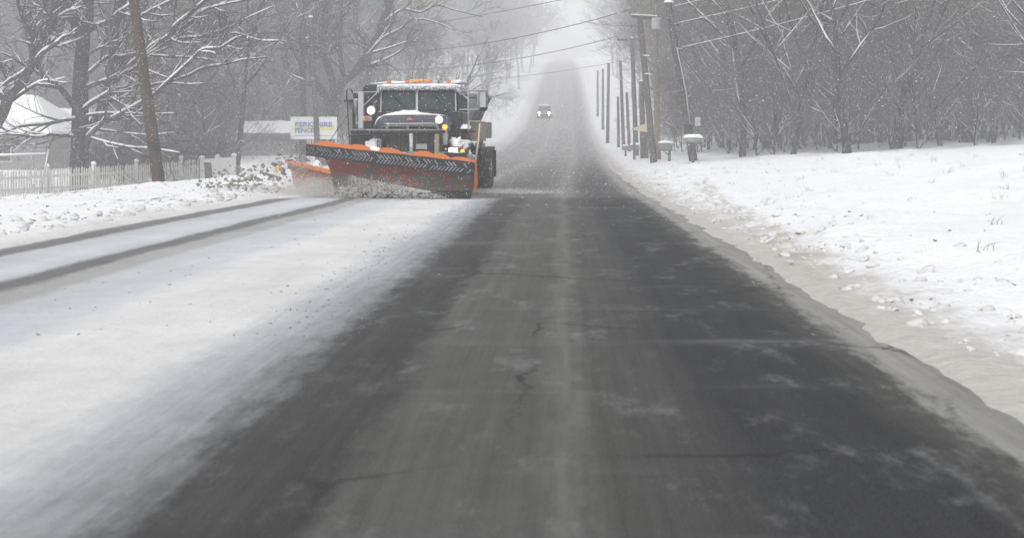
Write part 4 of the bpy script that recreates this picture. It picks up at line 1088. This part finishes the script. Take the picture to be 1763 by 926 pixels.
# split windscreen in a slight V
ws = []
for (p0, p1) in ((657.5, 715.5), (720.5, 784)):
    a0, a1 = L(p0, 190.5, yc), L(p1, 190.5, yc); b0, b1 = L(p0 + 1, 157.5, yc), L(p1 - 1, 157.5, yc)
    inner = lambda q: -.05 * (1 - abs(q.x - (cx0 + cx1) / 2) / (cabw / 2))
    g = [Vector((q.x, yc + inner(q) + (.06 if k > 1 else 0), q.z)) for k, q in enumerate((a0, a1, b1, b0))]
    T(MB().prism(g, (0, .012, 0)), 'windscreen', 'glass', cabo)
    fr_ = MB()
    for k in range(4): fr_.bar(g[k] + Vector((0, -.004, 0)), g[(k + 1) % 4] + Vector((0, -.004, 0)), .035, .05)
    T(fr_, 'windscreen_frame', 'black', cabo)
T(MB().bar(L(718, 193, yc - .07), L(718, 154, yc - .0), .05, .05), 'centre_post', 'palesteel', cabo)
T(MB().bar(L(655.5, 192, yc - .03), L(656.5, 157, yc + .02), .03, .025), 'frost_strip', 'palesteel', cabo)
T(MB().bar(L(785, 192, yc - .03), L(784, 157, yc + .02), .03, .025), 'frost_strip', 'palesteel', cabo)
for a_, b_ in (((707, 190), (682, 171)), ((770, 188), (746, 164))):
    w_ = T(MB().tube([L(*a_, yc - .09), L(*b_, yc - .05)], .012, 6), 'wiper', 'rubber', cabo)
    T(MB().bar(L(b_[0] - 4, b_[1] - 5, yc - .06), L(b_[0] + 14, b_[1] + 13, yc - .07), .02, .025), 'wiper_blade', 'rubber', w_)
# snow drifted on the cowl below the windscreen
def cowl(a, b):
    x = L(655, 195, yc - .1).x * (1 - a) + L(775, 195, yc - .1).x * a
    h = (.05 + .09 * math.exp(-((a - .40) / .24) ** 2) + .03 * noise.noise((a * 16, b * 5, 3)) + .025 * noise.noise((a * 9, b * 3, 0))) * math.sin(math.pi * (.12 + .58 * b)) * min(1, a * 8 + .2, (1 - a) * 8 + .2)
    zz = hood((x - L(655, 195, yc - .1).x) / (L(775, 195, yc - .1).x - L(655, 195, yc - .1).x), .55 + .44 * b).z
    return Vector((x, .05 + 1.8 * (.55 + .42 * b), zz - .02 + h * (.05 + 1.15 * b)))
T(MB().grid(cowl, 36, 8, (0, 0, -.05)), 'cowl_snow', 'snow', cabo, smooth=True)
# seats, wheel, driver
it = MB()
for x in (-.45, .5): it.box((cx0 + cx1) / 2 + x - .22, (cx0 + cx1) / 2 + x + .22, yc + .95, yc + 1.1, 1.3, 2.05)
T(it, 'seat_back', 'seat', cabo, bevel=.04)
sw = MB(); swc = Vector(((cx0 + cx1) / 2 + .5, yc + .42, zsill + .02))
sw.tube([swc + Vector((.2 * math.cos(a), .06 * math.sin(a), .18 * math.sin(a))) for a in [2 * math.pi * k / 16 for k in range(17)]], .014, 6)
T(sw, 'steering_wheel', 'seat', cabo)

# roof lamps
for px, py in ((669, 141), (700, 141), (719, 141), (739, 140.5), (772, 140)):
    T(PB(px - 3.6, py - 2.4, px + 3.6, py + 2.6, yc + .05, yc + .17), 'marker_lamp', 'amber', cabo, bevel=.02, seg=2)
T(PB(704, 136.6, 741, 141.5, yc + .30, yc + .55), 'light_bar', 'amberbar', cabo, bevel=.025, seg=2)
c = L(755.5, 134.5, yc + .2); sp_ = MB().tube([c + Vector((0, -.06, 0)), c, c + Vector((0, .08, 0)), c + Vector((0, .12, 0))], [.075, .075, .055, .02], 16)
spo = T(sp_, 'spotlight', 'greysteel', cabo); T(MB().tube([c + Vector((0, -.075, 0)), c + Vector((0, -.055, 0))], [.04, .064], 16), 'lens', 'palesteel', spo, smooth=True)
T(MB().tube([c + Vector((0, 0, -.06)), c + Vector((0, 0, -.2))], .014, 6), 'stem', 'black', spo)
T(MB().tube([L(728.5, 144, yc + .25), L(728.5, 129, yc + .25)], [.008, .004], 5), 'antenna', 'black', cabo)

# mirrors
mr = T(PB(824.5, 157.5, 838.5, 187, yc - .05, yc + .06), 'mirror', 'palesteel', bevel=.03, seg=2)
T(PB(822.6, 155.5, 840, 189, yc - .02, yc + .0), 'mirror_frame', 'greysteel', mr, bevel=.004)
ma = MB()
for a_, b_ in (((791, 157), (839, 155)), ((791, 157), (812, 178)), ((806, 189), (839, 188)), ((823, 155), (823, 189)), ((791, 189), (806, 189)), ((806, 158), (806, 225))): ma.tube([L(*a_, yc + .02), L(*b_, yc + .02)], .016, 6)
T(ma, 'mirror_arm', 'palesteel', mr, smooth=True)
T(PB(825, 184, 838, 191, yc - .04, yc + .05), 'spot_mirror', 'black', mr, bevel=.02)
ml = T(PB(616.5, 160, 625.5, 222, .95, 1.05), 'left_mirror', 'palesteel', bevel=.015)
ma = MB()
for a_, b_ in (((651, 158), (606, 160)), ((649, 160), (622, 186)), ((644, 180), (644, 196)), ((644, 180), (648, 174))): ma.tube([L(*a_, 1.3), L(*b_, 1.1)], .014, 6)
T(ma, 'mirror_arm', 'palesteel', ml, smooth=True)

# wing mast on the left
ms = T(PB(608, 160, 616, 248, 1.10, 1.3), 'wing_mast', 'black', bevel=.01)
T(PB(599.5, 175, 607, 226, 1.14, 1.26), 'mast_channel', 'greysteel', ms, bevel=.008)
T(PB(592, 171.5, 606, 175.5, .98, 1.3), 'mast_cap', 'black', ms, bevel=.008)
T(MB().tube([L(612, 170, 1.04), L(614, 196, 1.04)], .055, 10).tube([L(614, 196, 1.04), L(614, 228, 1.04)], .025, 8), 'mast_cylinder', 'greysteel', ms, smooth=True)
T(MB().tube([L(596.5, 175, 1.0), L(596.5, 158, 1.0), L(599, 153.5, 1.0), L(604, 153.5, 1.0), L(607, 160, 1.05)], .016, 6), 'sheave_loop', 'black', ms)
T(MB().tube([L(597, 156, .98), L(599, 200, .9), L(602, 249, .6)], .013, 6), 'lift_cable', 'black', ms)
T(MB().tube([L(599, 196, .9), L(567, 244, .2)], .012, 6), 'stay_cable', 'black', ms)
T(PB(603, 226, 627, 233, .9, 1.4), 'mast_foot', 'black', ms, bevel=.01)

# body behind the cab: headboard, hopper, side boxes
hb = MB().prism([L(624, 250, 3.4), L(798, 250, 3.4), L(798, 150, 3.4), L(655, 146, 3.4), L(630, 146, 3.4), L(624, 153, 3.4)], (0, .08, 0))
T(hb, 'headboard', 'black', bevel=.012)
hp = MB()
a0, a1, b0, b1 = L(660, 206, 4.2), L(808, 206, 4.2), L(640, 161, 4.2), L(825, 166, 4.2)
hp.hexa([a0, a1, a1 + Vector((0, 2.2, 0)), a0 + Vector((0, 2.2, 0))], [b0, b1, b1 + Vector((0, 2.2, 0)), b0 + Vector((0, 2.2, 0))])
hpo = T(hp, 'spreader_hopper', 'greysteel', bevel=.02)
hr = MB()
for i in range(5):
    y = 4.25 + i * .5; hr.bar(a1 + Vector((.02, y - 4.2, 0)), b1 + Vector((.03, y - 4.2, 0)), .05, .05)
hr.bar(b1 + Vector((.02, 0, .02)), b1 + Vector((.02, 2.2, .02)), .08, .08); hr.bar(b0 + Vector((0, 0, .02)), b1 + Vector((0, 0, .02)), .08, .08)
T(hr, 'hopper_rib', 'greysteel', hpo)
T(MB().box(-1.18, 1.18, 3.6, 6.7, .90, 1.12), 'body_floor', 'black', bevel=.015)
tbx = T(PB(808, 209, 832, 243, 3.3, 3.9), 'tool_box', 'tanbox', bevel=.015)
T(PB(810, 224, 818.5, 229, 3.28, 3.296), 'reflector', 'red', tbx)
T(PB(832.5, 210, 842, 238, 4.4, 5.0), 'side_board', 'greysteel', bevel=.015)
T(PB(817, 243, 829, 256, 3.5, 4.3), 'fuel_tank', 'greysteel', bevel=.05, seg=2)
stp = MB(); PB(793, 238, 806, 243, 2.2, 3.0, stp); PB(793, 262, 806, 266, 2.2, 3.0, stp)
T(stp, 'step', 'black', bevel=.008)
T(MB().heap(L(799, 222, 2.0), .16, .2, .10, 21, rough=.5), 'step_snow', 'snow', smooth=True)
T(PB(793, 222, 805, 240, 2.0, 2.6), 'battery_box', 'black', bevel=.01)

# driver: a person seen dimly through the right-hand pane
def driver():
    me = bpy.data.meshes.new('person')
    c = Vector(((cx0 + cx1) / 2 + .5, yc + .86, zsill))
    J = [(0, 0, -.25), (0, -.01, .0), (0, -.02, .16), (0, -.02, .23), (0, -.03, .33), (0, -.03, .40), (-.20, -.02, .10), (-.25, -.18, -.12), (-.17, -.38, .02), (.20, -.02, .10), (.25, -.18, -.12), (.17, -.38, .02)]
    E = [(0, 1), (1, 2), (2, 3), (3, 4), (4, 5), (2, 6), (6, 7), (7, 8), (2, 9), (9, 10), (10, 11)]
    rad = [.16, .17, .13, .055, .095, .07, .075, .055, .04, .075, .055, .04]
    me.from_pydata([c + Vector(j) for j in J], E, [])
    o = bpy.data.objects.new('person', me); COL.objects.link(o)
    md = o.modifiers.new('skin', 'SKIN'); md.use_smooth_shade = True
    for v, r_ in zip(me.skin_vertices[0].data, rad): v.radius = (r_, r_)
    me.skin_vertices[0].data[0].use_root = True
    o.modifiers.new('sub', 'SUBSURF').levels = 2
    dg = bpy.context.evaluated_depsgraph_get(); m2 = bpy.data.meshes.new_from_object(o.evaluated_get(dg)); bpy.data.objects.remove(o)
    m2.materials.clear(); m2.materials.append(M['jacket']); m2.materials.append(M['skin'])
    for p in m2.polygons:
        if p.center.z > zsill + .235: p.material_index = 1
    # drop the points into world space: the person is a thing of its own
    mw = Matrix.Translation(Vector((X0, Y0, 0))) @ Matrix.Rotation(-PHI, 4, 'Z')
    o = link('person', m2); base = mw @ c; m2.transform(Matrix.Translation(-c)); o.location = base; o.rotation_euler = (0, 0, -PHI)
    setp(o, 'driver in an orange jacket dimly seen behind the windscreen of the truck', 'person')
    hc = MB().heap((0, -.02, .37), .108, .118, .10, 2, rough=.1); h = hc.build('hat', M['seat'], o, smooth=True)
driver()

# ------------------------------------------------------------------ distant cars
def car(label, px, D, w=1.85, lights=True, dim=False):
    x = (px - CX) / FPX * D; e = empty('distant_car', (x, D, zr(D) + .005), label, 'car', 'cars on the hill road')
    ang = math.atan2(zr(D + 2) - zr(D - 2), 4); e.rotation_euler = (ang, 0, 0)
    hw = w / 2
    b = MB(); sec = [(-2.2, .35, .72), (-2.1, .3, .88), (-1.0, .3, 1.0), (2.0, .3, 1.05), (2.2, .35, .8)]
    b.prism([(-hw, y, z) for y, lo, z in sec] + [(-hw, 2.2, .35), (-hw, -2.2, .35)], (w, 0, 0)); body = b.build('body', M['carpaint'], e, bevel=.06, seg=2)
    MB().hexa([(-hw * .93, -1.0, .98), (hw * .93, -1.0, .98), (hw * .93, 1.9, 1.02), (-hw * .93, 1.9, 1.02)], [(-hw * .75, -.3, 1.58), (hw * .75, -.3, 1.58), (hw * .75, 1.5, 1.6), (-hw * .75, 1.5, 1.6)]).build('cabin', M['windowglass'], e, bevel=.05)
    MB().box(-hw * .74, hw * .74, -.26, 1.46, 1.585, 1.66).build('roof_snow', M['snow'], e, bevel=.02)
    for sx in (-1, 1):
        for y in (-1.35, 1.35):
            wo = MB().tube([(sx * (hw - .22), y, .33), (sx * (hw + .01), y, .33)], .33, 18).build('wheel', M['tyre'], e, bevel=.03)
            MB().tube([(sx * (hw - .1), y, .33), (sx * (hw + .02), y, .33)], .18, 12).build('rim', M['greysteel'], wo)
        if lights:
            MB().box(sx * .66 - .16, sx * .66 + .16, -2.25, -2.1, .66, .84).build('headlight', M['lampdim' if dim else 'lampcar'], e, bevel=.04)
            MB().box(sx * .66 - .09, sx * .66 + .09, -2.24, -2.1, .40, .50).build('fog_lamp', M['fogcar'], e, bevel=.03)
        else:
            MB().box(sx * .7 - .12, sx * .7 + .12, -2.25, -2.1, .7, .85).build('tail_light', M['red'], e, bevel=.03)
    MB().box(-.45, .45, -2.24, -2.12, .5, .64).build('grille', M['black'], e)
M['lampcar'] = emis('car_lamp', (1, .88, .55), 14.0)
M['lampdim'] = emis('car_lamp_dim', (1, .90, .70), 1.2)
M['fogcar'] = emis('car_fog_lamp', (1, .80, .50), 3.0)
car('oncoming car with two bright headlights descending the hill road', 937, 205)

# ------------------------------------------------------------------ slush clods, spray, falling snow
def blob_cloud(name, pts, label, cat, m, sub=1, seed=1, flat=1.0, jag=.33, smooth=False):
    """pts: (pos, radius). irregular low-poly lumps joined into one mesh"""
    bm = bmesh.new(); bmesh.ops.create_icosphere(bm, subdivisions=sub, radius=1)
    bv = np.array([v.co[:] for v in bm.verts]); bf = np.array([[v.index for v in f.verts] for f in bm.faces]); bm.free()
    r_ = np.random.default_rng(seed); VV, FF = [], []
    for k, (p, rad) in enumerate(pts):
        s = rad * (1 + jag * r_.normal(size=(len(bv), 1)).clip(-1.2, 1.2)); sc = np.array([r_.uniform(.7, 1.6), r_.uniform(.7, 1.4), r_.uniform(.5, 1.0) * flat])
        a = r_.uniform(0, 6.28); Rm = np.array([[math.cos(a), -math.sin(a), 0], [math.sin(a), math.cos(a), 0], [0, 0, 1]])
        b2 = r_.uniform(-.6, .6); Ry = np.array([[math.cos(b2), 0, math.sin(b2)], [0, 1, 0], [-math.sin(b2), 0, math.cos(b2)]])
        VV.append((bv * s * sc) @ Rm.T @ Ry.T + np.array(p)); FF.append(bf + k * len(bv))
    me = np_mesh(name, np.concatenate(VV), np.concatenate(FF), m, smooth=smooth)
    return setp(link(name, me), label, cat, kind='stuff')
rs = random.Random(9)
cl = []
for i in range(330):
    t = rs.random(); px = 548 - 200 * t ** .8 + rs.gauss(0, 9); py = 302 + rs.gauss(0, 17) + 20 * t - 22 * math.exp(-((px - 505) / 30) ** 2)
    D = rs.uniform(34.5, 39); p = P(px, py, D)
    if p.z < gz(p.x, p.y) + .02: p.z = gz(p.x, p.y) + .02
    cl.append((p, rs.choice((.012, .016, .020, .026, .035, .048)) * rs.uniform(.7, 1.15)))
for px, py, r_ in ((470, 304, .06), (486, 292, .065), (488, 299, .055), (480, 307, .06), (447, 317, .055), (430, 335, .055), (443, 319, .04), (482, 282, .06), (503, 288, .075), (520, 292, .06), (497, 276, .05), (461, 300, .055), (438, 305, .045), (417, 312, .045), (395, 322, .045), (459, 326, .04), (406, 327, .04), (377, 331, .035)):
    cl.append((P(px, py, 36), r_))
blob_cloud('slush_clods', cl, 'dark clods of slush thrown off the wing blade at left', 'slush', M['slush'], 2, 3)
db = []
for i in range(900):
    if rs.random() < .62:
        y = rs.uniform(19, 44); x = UL - .5 - rs.random() ** 1.3 * 5.0
    else:
        y = rs.uniform(9, 60); x = UR + .1 + rs.random() ** 1.6 * 4.5
    db.append((Vector((x, y, gz(x, y) + .004)), rs.choice((.008, .012, .016, .024)) * rs.uniform(.6, 1.2)))
blob_cloud('verge_debris', db, 'scattered dark crumbs of mud and dead leaves on the snowy verges', 'debris', M['slush'], 1, 6, .6)
lum = []
for i in range(900):
    y = 8 + 52 * rs.random() ** 1.3; x = UR + shift(y) + .15 + abs(rs.gauss(0, .7)); lum.append((Vector((x, y, gz(x, y) - .004)), rs.choice((.010, .014, .02, .028, .04, .055)) * rs.uniform(.6, 1.1)))
for i in range(260):
    y = rs.uniform(16, 44); x = UL - .35 - abs(rs.gauss(0, .7)); lum.append((Vector((x, y, gz(x, y) + .01)), rs.choice((.02, .03, .05, .08)) * rs.uniform(.6, 1.2)))
M['dirtysnow'] = mat('dirty_snow', (.66, .66, .66), (.40, .39, .37), rough=.95, scale=5, bmp=.6, spec=.2)
blob_cloud('plowed_lumps', lum, 'lumps of dirty snow thrown along both road edges', 'snow', M['dirtysnow'], 2, 8, .8, .22, True)
gp = []
for i in range(170):
    if rs.random() < .85: y = rs.uniform(11, 70); x = UR + shift(y) + 1.2 + rs.random() * 9
    else: y = rs.uniform(26, 40); x = UL - 3.6 - rs.random() * 2.2
    for k in range(rs.randint(4, 9)):
        xx_, yy_ = x + rs.gauss(0, .05), y + rs.gauss(0, .05); z_ = gz(xx_, yy_) - .02; h_ = rs.uniform(.04, .15); dx, dy = rs.gauss(0, .5) * h_, rs.gauss(0, .5) * h_
        gp.append(([Vector((xx_, yy_, z_)), Vector((xx_ + dx * .3, yy_ + dy * .3, z_ + h_ * .6)), Vector((xx_ + dx, yy_ + dy, z_ + h_))], [.003, .0025, .001]))
M['deadgrass'] = mat('dead_grass', (.26, .20, .11), (.16, .12, .07), rough=.9)
setp(link('dead_grass', tube_mesh('dead_grass', [(gp, 3)], M['deadgrass'])), 'dead grass blades poking through the snow on the verges', 'grass', kind='stuff')
M['roll'] = mat('rolled_slush', (.40, .395, .38), (.15, .145, .135), rough=.95, scale=6, bmp=.5)
cr = []
for i in range(800):
    y = 9 + 23 * rs.random() ** 1.1
    x = rs.gauss(-1.75, .22) if rs.random() < .6 else (rs.uniform(-4.2, -1.9) if rs.random() < .6 else rs.uniform(1.45, 2.1))
    cr.append((Vector((x, y, .004)), rs.choice((.004, .006, .008, .013)) * rs.uniform(.6, 1.2)))
blob_cloud('road_slush', cr, 'small crumbs of slush lying on the road surface', 'slush', M['roll'], 1, 14, .6, .25, True)
rl = []
for i in range(330):
    f = rs.random() ** 1.2 * .80; hh = .20 * (1 - f) ** 1.1 + .04
    q = Matrix.Translation(Vector((X0, Y0, 0))) @ Matrix.Rotation(-PHI, 4, 'Z') @ (mold(f, .03) + Vector((rs.gauss(0, .05), -.08 - rs.random() * .16, 0)))
    q.z = rs.random() ** 1.6 * hh + .01
    rl.append((q, rs.choice((.014, .02, .028, .04, .055)) * rs.uniform(.6, 1.1)))
blob_cloud('snow_roll', rl, 'churned slush rolling along the foot of the front blade', 'slush', M['roll'], 2, 15, .9, .28, True)
# snow berm turned up along the verge beside the blade
bk = MB()
for i in range(20):
    px = 395 + i * 8.2; D = 40.5 - i * .10; p = P(px, 305, D)
    bk.heap((p.x, p.y, gz(p.x, p.y) - .06), rs.uniform(.25, .55), rs.uniform(.3, .6), rs.uniform(.12, .34) * (.6 + i / 22), i, 18, 6, .5)
for px, D, w_, h_ in ((531, 38.2, .55, .66), (512, 38.6, .5, .5), (548, 37.9, .45, .6), (496, 39, .5, .36), (478, 39.6, .6, .3)):
    p = P(px, 305, D); bk.heap((p.x, p.y, gz(p.x, p.y) - .08), w_, w_, h_, px, 24, 9, .45)
b_ = bk.build('snow_berm', M['snow'], smooth=True); setp(b_, 'ridge of fresh turned snow along the verge left of the wing blade', 'snow', kind='stuff')

def grains(name, label, pts, size, m, seed=2, cat='snow'):
    g = np.random.default_rng(seed); n = len(pts); pts = np.asarray(pts)
    t = np.array([[1, 1, 1], [1, -1, -1], [-1, 1, -1], [-1, -1, 1]], float) / math.sqrt(3)
    q = g.normal(size=(n, 3, 3)); q, _ = np.linalg.qr(q)
    s = np.exp(g.normal(0, .35, size=n)) * size
    V = np.einsum('kj,nij->nki', t, q) * s[:, None, None] + pts[:, None, :]
    f = np.array([[0, 1, 2], [0, 3, 1], [0, 2, 3], [1, 3, 2]])
    F = (np.arange(n)[:, None, None] * 4 + f[None]).reshape(-1, 3)
    me = np_mesh(name, V.reshape(-1, 3), F, m, smooth=False)
    return setp(link(name, me), label, cat, kind='stuff')
g = np.random.default_rng(8)
pts = []
def plume(n, px, py, D, spx, spy, sD):
    k = 0
    while k < n:
        a, b, d = g.normal(px, spx), g.normal(py, spy), g.normal(D, sD)
        p = P(a, b, d)
        if p.z < .01: p.z = abs(p.z) * .4 + .01
        pts.append(tuple(p)); k += 1
plume(9000, 545, 322, 34.6, 24, 10, .7)
plume(4000, 520, 330, 35.2, 28, 7, .8)
plume(1300, 655, 318, 31.9, 45, 9, .12)
for i in range(2800):                      # sheet sliding diagonally down the blade
    f = g.random(); a = 600 + 140 * f; b = 332 - (150 - 140 * f) * .20 * g.random() ** .7
    pts.append(tuple(P(a + g.normal(0, 3), b, 31.75 + g.normal(0, .12))))
plume(500, 700, 334, 31.9, 45, 3, .2)
plume(3500, 850, 331, 37.5, 28, 3, 1.2)
plume(2500, 905, 333, 36.5, 40, 1.6, 1.0)
plume(4500, 500, 286, 36.6, 30, 13, .9)
plume(7000, 470, 318, 36.4, 48, 13, .9)
plume(2500, 430, 332, 36.0, 40, 6, .8)
plume(3000, 590, 333, 33.0, 26, 6, .5)
grains('plow_spray', 'fine grey spray of snow and slush thrown up around the blades', pts, .0065, M['grain'])
N_ = 200000
yy = (g.random(N_) ** (1 / 2.6)) * 38 + 18.0
xx = yy * (g.random(N_) * .80 - .43); zz = EYE + yy * (.13 - g.random(N_) * .30)
k = zz > .02 
fpts = np.stack([xx, yy, zz], 1)[k]
grains('falling_snow', 'fine snowflakes falling everywhere in the air above the road', fpts, .0062, M['flake'], 5, 'snow')

# ------------------------------------------------------------------ haze
hz = MB().box(-175, 175, -30, 772, -3.2, 66).build('haze', None); setp(hz, 'pale haze of falling snow filling the air along the road', 'haze', kind='stuff')
m = bpy.data.materials.new('haze'); m.use_nodes = True; nt = m.node_tree
nt.nodes.remove(nt.nodes['Principled BSDF'])
pv = nt.nodes.new('ShaderNodeVolumePrincipled'); pv.inputs['Color'].default_value = (.985, .985, 1, 1); pv.inputs['Density'].default_value = .0033
pv.inputs['Anisotropy'].default_value = 0.0
nt.links.new(pv.outputs[0], nt.nodes['Material Output'].inputs['Volume'])
hz.data.materials.append(m)
